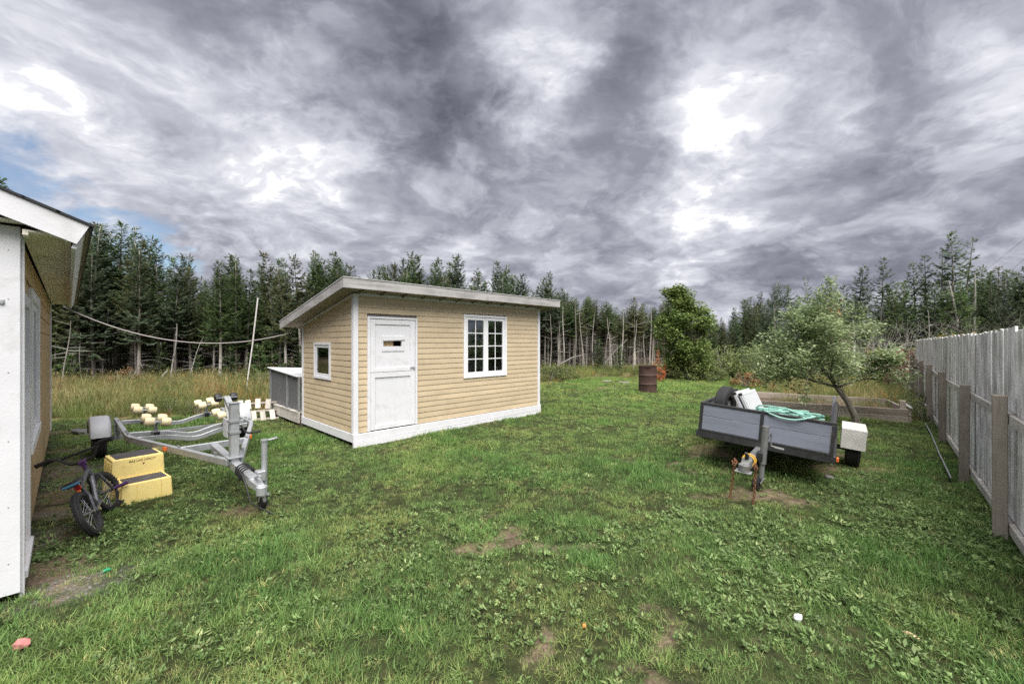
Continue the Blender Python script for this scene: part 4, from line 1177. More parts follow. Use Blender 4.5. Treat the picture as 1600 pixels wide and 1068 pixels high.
# ------------------------------------------------------------------ boat trailer
def build_boat_trailer():
    th = math.atan2(-0.678, 0.735)
    T = empty('boat_trailer', (-5.45, 6.80, 0), th)
    tag(T, 'empty galvanised boat trailer with cream rollers parked on the lawn', 'trailer')
    zr = 0.47
    tw, thh = .05, .072
    def bent(pts, name, w=tw, h=thh):
        mb = MB()
        # smooth the corner into short mitred beams
        P = [Vector(p) for p in pts]; Q = [P[0]]
        for i in range(1, len(P) - 1):
            a = (P[i - 1] - P[i]).normalized() * .13; b = (P[i + 1] - P[i]).normalized() * .13
            for t in (0, .25, .5, .75, 1): Q.append(P[i] + a * (1 - t) ** 2 + b * t ** 2)
        Q.append(P[-1])
        vs_ = []; fs = []
        for i, p in enumerate(Q):
            d = (Q[min(i + 1, len(Q) - 1)] - Q[max(i - 1, 0)]).normalized()
            s = d.cross(Vector((0, 0, 1))).normalized(); u = s.cross(d)
            vs_ += [p - s * w / 2 - u * h / 2, p + s * w / 2 - u * h / 2, p + s * w / 2 + u * h / 2, p - s * w / 2 + u * h / 2]
        for i in range(len(Q) - 1):
            for k in range(4): fs.append((i * 4 + k, i * 4 + (k + 1) % 4, i * 4 + 4 + (k + 1) % 4, i * 4 + 4 + k))
        fs += [(3, 2, 1, 0), tuple(len(vs_) - 4 + k for k in range(4))]
        return mb.add(vs_, fs).build(name, GALV, T, .004)
    for s in (-1, 1):
        bent([(-.32, s * .69, zr + .02), (1.42, s * .69, zr), (3.32, s * .055, .405)], 'side_rail')
        MB().box((2.25, s * .412 + s * .033, .437), (.06, .03, .05), (0, 0, s * -.32)).build('marker_lamp', ORANGE, T, .006)
    # crossmembers dip in the middle
    for xx, dz in ((0.02, .02), (1.12, 0.0), (1.30, -.01)):
        bent([(xx, -.66, zr + .0 + dz), (xx, -.30, zr - .02 + dz), (xx, .02, zr - .115 + dz), (xx, .30, zr - .02 + dz), (xx, .66, zr + dz)] if xx != 1.30 else
             [(xx, -.66, zr - .03 + dz), (xx, -.28, zr - .045 + dz), (xx, .02, zr - .135 + dz), (xx, .30, zr - .04 + dz), (xx, .66, zr - .02 + dz)], 'crossmember', .04, .062)
    bent([(2.45, -.33, .435), (2.45, .33, .435)], 'crossmember', .045, .08)
    MB().beam((2.45, 0, .415), (4.02, 0, .335), .08, .085).build('tongue', GALV, T, .005)
    # rollers: rocking brackets with four cream rollers each
    for xx, zc in ((0.02, zr + .02), (1.22, zr + .0)):
        for s in (-1, 1):
            by = s * .40
            mb = MB(); mb.beam((xx, by, zc - .04), (xx, by, zc + .12), .035, .05, (1, 0, 0)); mb.bx(xx - .05, xx + .05, by - .04, by + .04, zc - .05, zc + .03)
            br = mb.build('roller_bracket', GALVD, T, .004)
            MB().bx(xx + .051, xx + .085, by - .03, by + .03, zc - .035, zc + .02).build('end_cap', BLACKP, br)
            arm = MB(); arm.tube([(xx - .16, by, zc + .18), (xx - .08, by, zc + .13), (xx, by, zc + .115), (xx + .08, by, zc + .13), (xx + .16, by, zc + .17)], .014, 6)
            for dx, dzz in ((-.16, .18), (.16, .17)):
                arm.cyl((xx + dx, by - .14, zc + dzz - s * .02), (xx + dx, by + .14, zc + dzz + s * .02), .010, 6)
            arm.build('roller_arm', GALVD, br, smooth=True)
            for dx, dzz in ((-.16, .18), (.16, .17)):
                for sy in (-1, 1):
                    cy = by + sy * .085; c0 = Vector((xx + dx, cy, zc + dzz + s * sy * .012))
                    MB().lathe([(.012, -.050), (.048, -.050), (.057, -.036), (.060, 0), (.057, .036), (.048, .050), (.012, .050)], c0, (0, 1, s * .15), 14).build('roller', CREAM, br, smooth=True)
    for s_ in (-1, 1):
        for bx_, by_ in ((.02, .69), (1.12, .69), (1.30, .69), (2.45, .345), (3.1, .13)):
            b_ = MB()
            for q in (-.03, .03):
                b_.cyl((bx_ + q, s_ * by_, .40), (bx_ + q, s_ * by_, zr + (.062 if by_ > .6 else .02)), .006, 6)
                b_.cyl((bx_ + q, s_ * by_, zr + (.052 if by_ > .6 else .012)), (bx_ + q, s_ * by_, zr + (.062 if by_ > .6 else .022)), .012, 6)
            b_.build('u_bolt', GALVD, T)
    # winch post
    px = 3.30
    wp = MB().beam((px, 0, .38), (px, 0, 1.03), .085, .085, (1, 0, 0)).build('winch_post', GALV, T, .008)
    MB().bx(px - .07, px + .07, -.07, .07, .448, .458).build('base_plate', GALV, wp)
    MB().bx(px - .05, px + .05, -.05, .05, 1.031, 1.045).build('post_cap', GALVD, wp, .004)
    arm = MB(); arm.beam((px - .02, 0, .93), (px - .30, 0, 1.07), .06, .045); arm.build('bow_arm', GALV, wp, .004)
    MB().bx(px - .32, px - .28, -.10, .10, 1.065, 1.08).build('roller_fork', GALVD, wp)
    for s in (-1, 1):
        MB().lathe([(.012, -.03), (.042, -.03), (.05, 0), (.042, .03), (.012, .03)], (px - .33, s * .075, 1.07), (0, 1, 0), 14).build('bow_roller', BLACKP, wp, smooth=True)
    w = MB(); w.bx(px - .20, px - .05, -.055, -.045, .66, .86); w.bx(px - .20, px - .05, .045, .055, .66, .86); w.cyl((px - .12, -.05, .76), (px - .12, .05, .76), .05, 14)
    w.build('winch', WHITEP, wp)
    MB().tube([(px - .12, .055, .76), (px - .12, .10, .76), (px - .04, .115, .70), (px + .06, .12, .70), (px + .06, .24, .70)], .011, 6).build('crank_handle', BLACKP, wp, smooth=True)
    st = MB(); st.beam((px - .13, 0, .81), (px - .30, 0, 1.02), .045, .004, (1, 0, 0)); st.beam((px - .12, .02, .72), (px - .24, .03, .60), .04, .004, (1, 0, 0)); st.build('winch_strap', WHITEP, wp)
    b = MB()
    for zz in (.72, .84):
        b.bx(px - .055, px + .052, -.052, .052, zz - .012, zz + .012)
    b.build('clamp_band', GALVD, wp)
    # coupler
    cp = MB(); cp.hexa([(3.98, -.05, .30), (4.22, -.035, .295), (4.22, .035, .295), (3.98, .05, .30), (3.98, -.05, .375), (4.20, -.03, .35), (4.20, .03, .35), (3.98, .05, .375)])
    cp.cyl((4.21, 0, .262), (4.21, 0, .345), .048, 14); co = cp.build('coupler', GALV, T, .006)
    MB().beam((4.03, 0, .385), (4.16, 0, .43), .03, .018).build('coupler_lever', GALVD, co, .003)
    # jack on the right-hand side of the tongue
    jx, jy = 3.90, .115
    j = MB().cyl((jx, jy, .20), (jx, jy, .70), .028, 14).build('jack_tube', GALV, T, smooth=True)
    MB().cyl((jx, jy, .09), (jx, jy, .22), .021, 12).build('jack_leg', GALVD, j, smooth=True)
    MB().bx(jx - .05, jx + .05, .04, jy, .31, .41).build('jack_bracket', GALV, j, .004)
    MB().cyl((jx, jy, .70), (jx, jy, .715), .034, 14).build('jack_cap', GALVD, j)
    MB().tube([(jx, jy, .70), (jx, jy + .10, .71), (jx + .02, jy + .105, .72)], .012, 6).build('jack_handle', GALVD, j, smooth=True)
    jw = MB().lathe([(.015, -.03), (.062, -.03), (.078, -.018), (.078, .018), (.062, .03), (.015, .03)], (jx - .06, jy, .08), (0, 1, 0), 18).build('jack_wheel', BLACKP, T, smooth=True)
    f = MB()
    for s in (-1, 1): f.beam((jx, jy + s * .036, .16), (jx - .06, jy + s * .036, .08), .03, .005, (0, 1, 0))
    f.bx(jx - .045, jx + .03, jy - .04, jy + .04, .150, .165); f.build('wheel_fork', GALV, jw)
    # wiring
    MB().tube([(3.55, -.045, .40), (3.72, -.055, .30), (3.80, -.06, .39), (3.95, -.06, .30), (4.05, -.05, .16), (4.15, .03, .10), (4.20, .10, .05)], .008, 6).build('wiring_lead', BLACKP, T, smooth=True)
    for q in range(4):
        xx = 3.62 + q * .06; zc = .372 - q * .003
        MB().torus((xx, 0, zc), (1, 0, 0), .066, .009, 16, 6).build('wire_wrap', BLACKP, T, smooth=True)
    # axle, wheels, fenders
    MB().beam((0, -.86, .27), (0, .86, .27), .055, .055).build('axle', GALVD, T, .004)
    for s in (-1, 1):
        wheel(T, (0, s * .89, .275), (0, s, 0), .275, .155, .15, GALV)
        MB().beam((-.28, s * .69, .40), (.3, s * .69, .40), .05, .035).build('spring', GALVD, T)
        MB().bx(-.03, .03, s * .655, s * .735, .24, .44).build('axle_hanger', GALVD, T)
        f = MB(); N = 18; rr = .325; vs_ = []; fs = []
        ang = [R(a) for a in np.linspace(10, 170, N)]
        ya, yb = s * .775, s * 1.005
        e_ = s * .04
        sec = ((rr - .035, ya), (rr - .008, ya + e_ * .5), (rr, ya + e_), (rr, yb - e_), (rr - .008, yb - e_ * .4), (rr - .035, yb), (rr - .07, yb), (rr - .07, yb - s * .006), (rr - .012, ya + e_))
        K = len(sec)
        for a in ang:
            for (r_, y_) in sec: vs_.append((r_ * 1.06 * math.cos(a), y_, .29 + r_ * math.sin(a)))
        for i in range(N - 1):
            for k in range(K): fs.append((i * K + k, i * K + (k + 1) % K, (i + 1) * K + (k + 1) % K, (i + 1) * K + k))
        f.add(vs_, fs)
        # inner side plate of the fender
        m = len(f.v); f.add([(rr * 1.05 * math.cos(a), ya, .29 + rr * math.sin(a) * .995) for a in ang] + [(rr * 1.05 * math.cos(a) * .82, ya, .29 + rr * math.sin(a) * .80 - .02) for a in ang], [(i, i + 1, N + i + 1, N + i) for i in range(N - 1)])
        fo = f.build('fender', FENDER, T, smooth=True)
        MB().beam((.0, s * .70, .44), (.0, s * .79, .56), .05, .012).build('fender_bracket', GALVD, fo)
build_boat_trailer()

# ------------------------------------------------------------------ bicycle
def build_bike():
    hd = math.atan2(0.835, -0.55)
    B = empty('bicycle', (-3.68, 3.74, hz(-3.68, 3.74)), rot=(R(-22), 0, hd))
    tag(B, 'small grey BMX bicycle with purple stem leaning against the house wall', 'bicycle')
    Rw, tr = .205, .027
    wb = .66
    def bwheel(x, steer=0.0):
        ax = Vector((math.sin(-steer), math.cos(steer), 0)); c = Vector((x, 0, Rw))
        mb = MB().torus(c, ax, Rw - tr, tr, 44, 9)
        # knobs
        s = ax.orthogonal().normalized(); u = ax.cross(s)
        for i in range(44):
            t = 2 * math.pi * i / 44
            for k in (-1, 0, 1):
                rad = s * math.cos(t + (.07 if k else 0)) + u * math.sin(t + (.07 if k else 0))
                rot = Matrix((rad, ax, rad.cross(ax))).transposed()
                mb.box(c + rad * (Rw - tr + tr * math.cos(k * .7) + .001) + ax * (tr * math.sin(k * .7)), (.007, .012, .014), rot)
        w = mb.build('wheel', RUBBER, B, smooth=False)
        MB().lathe([(Rw - tr * 1.55, -.012), (Rw - tr * 2.0, -.012), (Rw - tr * 2.1, 0), (Rw - tr * 2.0, .012), (Rw - tr * 1.55, .012)], c, ax, 36).build('rim', BLACKM, w, smooth=True)
        sp = MB()
        for i in range(20):
            t = 2 * math.pi * i / 20; q = t + (.5 if i % 2 else -.5)
            sp.tube([c + (s * math.cos(q) + u * math.sin(q)) * .02 + ax * (.025 if i % 4 < 2 else -.025), c + (s * math.cos(t) + u * math.sin(t)) * (Rw - tr * 2.05)], .0016, 4)
        tag(sp.build('spoke', GALVD, w), kind='stuff')
        h = MB(); h.cyl(c - ax * .05, c + ax * .05, .016, 10); h.cyl(c - ax * .07, c + ax * .07, .006, 8)
        h.build('hub', CHROME, w, smooth=True)
        return w
    bwheel(0.0); bwheel(wb, R(-14))
    f = MB()
    bb = (.30, 0, .20); seat = (.17, 0, .42); hb, ht = (.535, 0, .43), (.505, 0, .53)
    f.tube([bb, seat], .016, 8); f.tube([bb, hb], .019, 8); f.tube([seat, (.515, 0, .50)], .017, 8)
    for s in (-1, 1):
        f.tube([(0, s * .055, Rw), (.10, s * .05, .205), (.28, s * .03, .20)], .010, 6)
        f.tube([(0, s * .055, Rw), (.09, s * .045, .33), (seat[0] - .005, s * .012, seat[2] - .02)], .009, 6)
    f.tube([hb, ht], .021, 10); f.cyl((.30, -.045, .20), (.30, .045, .20), .022, 10)
    f.build('frame', BIKEF, B, smooth=True)
    fk = MB()
    ax = Vector((math.sin(R(14)), math.cos(R(14)), 0))
    top = Vector((.54, 0, .425)); hub = Vector((wb, 0, Rw))
    fk.tube([top - ax * .055, top + ax * .055], .013, 8)
    for s in (-1, 1): fk.tube([top + ax * s * .052, hub + ax * s * .058], .013, 8)
    fk.build('fork', BIKEF, B, smooth=True)
    st = MB(); st.cyl((.505, 0, .525), (.497, 0, .575), .017, 10); st.box((.515, 0, .588), (.075, .055, .038), (0, -.2, 0)); stem = st.build('stem', PURPLE, B, .005)
    # handlebar
    c = Vector((.53, 0, .592)); hbars = MB()
    lat = Vector((-math.sin(R(-14)), math.cos(R(-14)), 0)); lat = Vector((.2, .98, 0)).normalized()
    P = lambda y, z, x=0: c + lat * y + Vector((x, 0, z))
    hbars.tube([P(-.30, .115, -.05), P(-.19, .12, -.02), P(-.155, .105, -.01), P(-.12, .05, 0), P(-.085, .008, 0), P(-.04, 0, 0), P(.04, 0, 0), P(.085, .008, 0), P(.12, .05, 0), P(.155, .105, -.01), P(.19, .12, -.02), P(.30, .115, -.05)], .0145, 8)
    hbars.tube([P(-.145, .09), P(.145, .09)], .012, 8)
    hbo = hbars.build('handlebar', BLACKM, B, smooth=True)
    for s in (-1, 1):
        MB().tube([P(s * .20, .1195, -.022), P(s * .305, .115, -.051)], .020, 10).build('grip', BLACKP, hbo, smooth=True)
    MB().tube([P(.185, .112, -.01), P(.19, .10, .025), P(.28, .085, .01)], .006, 6).build('brake_lever', BLACKP, hbo, smooth=True)
    MB().tube([P(-.185, .112, -.01), P(-.19, .10, .025), P(-.28, .085, .01)], .006, 6).build('brake_lever', BLACKP, hbo, smooth=True)
    MB().tube([P(.18, .10, .02), P(.10, .17, .10), P(.02, .05, .09), (.53, .02, .45)], .003, 5).build('brake_cable', BLACKP, hbo, smooth=True)
    MB().tube([P(-.18, .10, .02), P(-.07, .16, .09), P(-.01, .03, .08), (.45, .0, .44)], .003, 5).build('brake_cable', BLACKP, hbo, smooth=True)
    # seat
    MB().tube([(.17, 0, .41), (.145, 0, .47)], .0125, 8).build('seat_post', CHROME, B, smooth=True)
    V = []; F = []
    prof = [(-.02, .045, .484), (.0, .075, .492), (.05, .078, .492), (.11, .052, .487), (.17, .026, .486), (.225, .020, .482), (.24, .010, .478)]
    n = 10
    for (x, w_, z) in prof:
        for k in range(n):
            a = 2 * math.pi * k / n
            V.append((x + .03, w_ * math.cos(a), z + (.022 if math.sin(a) > 0 else .018) * math.sin(a)))
    for i in range(len(prof) - 1):
        for k in range(n): F.append((i * n + k, i * n + (k + 1) % n, (i + 1) * n + (k + 1) % n, (i + 1) * n + k))
    F += [tuple(range(n)), tuple((len(prof) - 1) * n + k for k in range(n))]
    so = MB().add(V, F).build('seat', BLACKP, B, smooth=True)
    MB().tube([(.01 + .002, w, .487) for w in (-.055, -.02, .02, .055)], .012, 8).build('seat_edge', BLUEV, so, smooth=True)
    # reflectors
    MB().lathe([(.001, .012), (.022, .010), (.026, 0), (.024, -.01), (.001, -.012)], (.105, 0, .437), (-1, 0, 0), 16).build('red_reflector', REDL, B, smooth=True)
    MB().box((.085, 0, .40), (.014, .03, .035), (0, .3, 0)).build('amber_reflector', ORANGE, B, .004)
    # drivetrain
    cr = MB(); cr.tube([(.30, .05, .20), (.30, .062, .20)], .062, 22); cr.build('chainring', BLACKM, B)
    cg = MB(); cg.hexa([(.0, .066, .17), (.36, .066, .135), (.36, .078, .135), (.0, .078, .17), (.0, .066, .235), (.36, .066, .265), (.36, .078, .265), (.0, .078, .235)]); cg.build('chain_guard', BLACKP, B, .004)
    for s, dx, dz in ((1, .085, .07), (-1, -.085, -.07)):
        ck = MB().tube([(.30, s * .085, .20), (.30 + dx, s * .09, .20 + dz)], .010, 8).build('crank', BLACKM, B, smooth=True)
        y0 = s * .10; cx_, cz_ = .30 + dx, .20 + dz
        p = MB()
        for q in (-.035, .035): p.bx(cx_ + q - .005, cx_ + q + .005, min(y0, y0 + s * .085), max(y0, y0 + s * .085), cz_ - .009, cz_ + .009)
        for t in (.0, .042, .08): p.bx(cx_ - .03, cx_ + .03, min(y0 + s * t, y0 + s * (t + .006)), max(y0 + s * t, y0 + s * (t + .006)), cz_ - .008, cz_ + .008)
        p.cyl((cx_, y0 - s * .015, cz_), (cx_, y0 + s * .085, cz_), .006, 8)
        p.build('pedal', BLACKP, B)
    MB().cyl((wb, -.065, Rw), (wb, -.175, Rw), .018, 12).build('foot_peg', PURPLE, B, smooth=True)
    MB().cyl((0, .065, Rw), (0, .09, Rw), .016, 12).build('axle_nut', CHROME, B, smooth=True)
    MB().cyl((0, -.065, Rw), (0, -.09, Rw), .016, 12).build('axle_nut', CHROME, B, smooth=True)
build_bike()

# ------------------------------------------------------------------ text helper (flat print)
def text_mesh(name, body, size, material, parent, loc, rot, extrude=.0006, sx=1.0):
    cu = bpy.data.curves.new(name, 'FONT'); cu.body = body; cu.size = size; cu.extrude = extrude
    cu.align_x = 'CENTER'
    tmp = bpy.data.objects.new(name + '_tmp', cu)
    COL.objects.link(tmp)
    dg = bpy.context.evaluated_depsgraph_get()
    me = bpy.data.meshes.new_from_object(tmp.evaluated_get(dg))
    bpy.data.objects.remove(tmp)
    me.materials.clear(); me.materials.append(material)
    o = link(name, me, parent)
    o.location = loc; o.rotation_euler = rot; o.scale = (sx, 1, 1)
    return o

# ------------------------------------------------------------------ yellow steps
def build_steps():
    ang = math.atan2(0.80, 0.60)
    L = Vector((-4.03, 4.32, 0)); L.z = hz(L.x, L.y) - .01
    B = empty('plastic_steps', L, ang)
    tag(B, 'yellow plastic two tread step box beside the bicycle', 'steps')
    def tub(x0, x1, y0, y1, z0, z1, dr, name):
        mb = MB().hexa([(x0, y0, z0), (x1, y0, z0), (x1, y1, z0), (x0, y1, z0), (x0 + dr, y0 + dr, z1), (x1 - dr, y0 + dr, z1), (x1 - dr, y1 - dr, z1), (x0 + dr, y1 - dr, z1)])
        return mb.build(name, YELLOW, B, .014, True, 3)
    lo = tub(0, .43, 0, .33, 0, .215, .010, 'lower_step')
    up = tub(-.03, .44, .30, .70, 0, .425, .016, 'upper_step')
    MB().bx(.04, .39, .035, .285, .2155, .2195).build('tread_pad', TREAD, lo)
    MB().bx(.02, .39, .35, .65, .4255, .4295).build('tread_pad', TREAD, up)
    for x in (.13, .33):
        MB().box((x, .003, .105), (.007, .012, .19), (R(-3), 0, 0)).build('moulded_rib', YELLOW, lo, .003)
    for y in (.36, .43, .50, .57, .64):
        MB().box((-.021, y, .21), (.022, .024, .37), (0, R(2.6), 0)).build('moulded_rib', YELLOW, up, .006)
    for y in (.06, .13, .20, .26):
        MB().box((.003, y, .10), (.016, .024, .18), (0, R(2.6), 0)).build('moulded_rib', YELLOW, lo, .006)
    text_mesh('lettering', '400LB LOAD CAPACITY', .030, INK, up, (.235, .3127, .375), (R(87.8), 0, 0), sx=.74)
    m = MB().add([(-.011, 0, .010), (.011, 0, .010), (0, 0, -.014), (-.011, -.001, .010), (.011, -.001, .010), (0, -.001, -.014)], [(0, 1, 2), (5, 4, 3), (0, 3, 4, 1), (1, 4, 5, 2), (2, 5, 3, 0)]).build('triangle_mark', REDINK, up)
    m.location = (.245, .3115, .345)
build_steps()

# ------------------------------------------------------------------ utility trailer
UT_RZ = math.atan2(-0.785, -0.62)
UT_LOC = (4.12, 6.58, 0.0)
UT_ROT = (R(-4.6), R(-0.6), UT_RZ)
UTM = Matrix.Translation(UT_LOC) @ Euler(UT_ROT).to_matrix().to_4x4()
def build_utility():
    T = empty('utility_trailer', UT_LOC, rot=UT_ROT)
    tag(T, 'grey plank sided utility trailer with black frame and rusty hitch chains', 'trailer')
    xf, xr, hw = 1.74, -.62, .72
    zf = .36
    # chassis
    for nm, a in (('front_sill', (xf - .04, xf, -hw - .03, hw + .03)), ('rear_sill', (xr, xr + .04, -hw - .03, hw + .03)), ('side_sill', (xr + .042, xf - .042, -hw - .03, -hw + .01)), ('side_sill', (xr + .042, xf - .042, hw - .01, hw + .03))):
        MB().bx(a[0], a[1], a[2], a[3], zf, zf + .085).build(nm, BLACKM, T, .004)
    for xx in (.1, .9): MB().bx(xx - .02, xx + .02, -hw, hw, zf + .01, zf + .07).build('floor_bearer', BLACKM, T)
    for i in range(8):
        y0 = -hw + .012 + i * (2 * hw - .024) / 8; MB().bx(xr + .045, xf - .045, y0 + .002, y0 + (2 * hw - .024) / 8 - .002, zf + .086, zf + .104).build('floor_plank', PLYPALE, T)
    zt = zf + .455
    # front panel: 2 boards each side of centre post
    for (ya, yb) in ((-hw + .035, -.018), (.018, hw - .035)):
        for (za, zb_) in ((zf + .108, zf + .288), (zf + .292, zt - .022)):
            MB().bx(xf - .030, xf - .006, ya, yb, za, zb_).build('plank', PANELW, T, .003)
    MB().bx(xf - .04, xf + .002, -hw - .005, hw + .005, zt - .02, zt + .012).build('top_rail', BLACKM, T, .003)
    MB().bx(xf - .034, xf + .003, -hw - .005, hw + .005, zf + .0865, zf + .106).build('bottom_rail', BLACKM, T, .002)
    for yy, w in ((-hw + .015, .036), (0, .034), (hw - .015, .036)):
        MB().bx(xf - .04, xf + .004, yy - w / 2, yy + w / 2, zf + .107, zt - .021).build('stake', BLACKM, T, .003)
    # side panels
    GW = wood('grey_painted_side_plank', (0.195, 0.212, 0.262), (0.13, 0.14, 0.172), 'x', rough=0.6, amt=0.5)
    for s in (-1, 1):
        yo = s * (hw - .004); yi = s * (hw - .028)
        for (za, zb_) in ((zf + .108, zf + .288), (zf + .292, zt - .022)):
            MB().bx(xr + .02, xf - .045, min(yo, yi), max(yo, yi), za, zb_).build('plank', GW, T, .003)
        MB().bx(xr, xf - .042, min(s * (hw + .004), s * (hw - .036)), max(s * (hw + .004), s * (hw - .036)), zt - .02, zt + .0115).build('top_rail', BLACKM if s < 0 else BLACKM, T, .003)
        for xx in (xr + .02, .55): MB().bx(xx - .018, xx + .018, min(s * (hw - .003), s * (hw + .012)), max(s * (hw - .003), s * (hw + .012)), zf + .086, zt - .021).build('stake', BLACKM, T)
    # the grey upright end of the near side board
    MB().bx(xr + .03, xr + .07, hw - .066, hw - .037, zf + .106, zt + .10).build('end_post', GW, T, .003)
    # axle, wheels, checker-plate fenders
    MB().beam((0, -.9, .25), (0, .9, .25), .06, .06).build('axle', BLACKM, T)
    for s in (-1, 1):
        wheel(T, (0, s * .94, .285), (0, s, 0), .285, .17, .16, WHITEP)
        f = MB(); ya, yb = s * .79, (1.06 if s > 0 else -1.0); y0, y1 = min(ya, yb), max(ya, yb)
        f.bx(-.33, .33, y0, y1, .575, .582)
        f.hexa([(.33, y0, .575), (.337, y0, .575), (.337, y1, .575), (.33, y1, .575), (.33, y0, .582), (.337, y0, .582), (.337, y1, .582), (.33, y1, .582)])
        f.bx(.3305, .338, y0, y1, .30, .5745); f.bx(-.338, -.3305, y0, y1, .30, .5745)
        f.bx(-.33, .33, (yb if s > 0 else yb - .0), (yb + .007 if s > 0 else yb + .007), .50, .574)
        f.build('fender', DIAMOND, T, .004)
    MB().box((xf - .02, hw + .045, zf + .055), (.05, .025, .05)).build('marker_lamp', ORANGE, T, .005)
    # tongue and coupler
    MB().beam((.9, 0, zf - .03), (2.62, 0, .36), .075, .075).build('tongue', DARKST, T, .005)
    cp = MB(); cp.hexa([(2.58, -.055, .325), (2.78, -.045, .325), (2.78, .045, .325), (2.58, .055, .325), (2.58, -.05, .42), (2.74, -.035, .40), (2.74, .035, .40), (2.58, .05, .42)])
    cp.cyl((2.76, 0, .318), (2.76, 0, .39), .055, 16); co = cp.build('coupler', DARKST, T, .006)
    cl = MB(); cl.beam((2.62, 0, .42), (2.70, 0, .50), .028, .02); cl.cyl((2.63, 0, .42), (2.63, 0, .47), .022, 10); cl.build('coupler_lever', BLACKM, co, .003)
    MB().bx(2.70, 2.82, -.075, .075, .312, .3175).build('coupler_plate', GALVD, co)
    for r_, xx in ((.058, 2.50), (.066, 2.46)):
        MB().torus((xx, 0, .37), (1, .15, .1), r_, .0065, 20, 6).build('webbing', YROPE, co, smooth=True)
    # jack
    jx, jy = 2.20, .10
    j = MB().cyl((jx, jy, .30), (jx, jy, .73), .036, 14).build('jack_tube', DARKST, T, smooth=True)
    MB().cyl((jx, jy, .10), (jx, jy, .32), .027, 12).build('jack_leg', DARKST, j, smooth=True)
    MB().bx(jx - .05, jx + .05, .035, jy, .33, .43).build('jack_bracket', BLACKM, j, .004)
    MB().tube([(jx, jy + .03, .60), (jx, jy + .06, .66), (jx - .005, jy + .065, .52), (jx - .005, jy + .19, .505)], .010, 6).build('crank_handle', DARKST, j, smooth=True)
    MB().cyl((jx - .005, jy + .10, .508), (jx - .005, jy + .19, .503), .017, 10).build('crank_grip', DARKST, j, smooth=True)
    jw = MB().lathe([(.015, -.03), (.06, -.03), (.075, -.018), (.075, .018), (.06, .03), (.015, .03)], (jx + .07, jy - .03, .08), (.3, 1, 0), 18).build('jack_wheel', BLACKP, T, smooth=True)
    f = MB()
    for s in (-1, 1): f.beam((jx, jy + s * .036, .14), (jx + .07, jy - .03 + s * .036, .08), .03, .006, (0, 1, 0))
    f.build('wheel_fork', DARKST, jw)
    # safety chains of separate links
    def chain(p0, p1, sag, name):
        p0 = Vector(p0); p1 = Vector(p1); n = 15
        pts = [p0.lerp(p1, i / n) for i in range(n + 1)]
        ch = MB()
        for i in range(n):
            a, b = pts[i], pts[i + 1]; d = (b - a).normalized(); s = d.orthogonal().normalized()
            if i % 2: s = d.cross(s)
            c = (a + b) / 2; u = s; ln = (b - a).length * .75; w_ = .012
            loop = [c + d * ln * math.cos(t) + u * w_ * math.sin(t) for t in np.linspace(0, 2 * math.pi, 9)[:-1]]
            ch.tube(loop, .0045, 5, closed=True)
        return ch.build(name, RUST, co, smooth=True)
    for s in (-1, 1):
        c = chain((2.70, s * .10, .34), (2.72 + .02 * s, s * .115, -.06 + .02 * s), 0, 'safety_chain')
        c2 = MB()
        for k in range(5): c2.torus((2.68 + .012 * k, s * (.085 + .006 * k), .36 + .02 * (k % 3)), (k % 2, 1, .3 * k), .018, .005, 10, 5)
        c2.build('chain_bundle', RUST, co, smooth=True)
build_utility()

def ut(p): return UTM @ Vector(p)
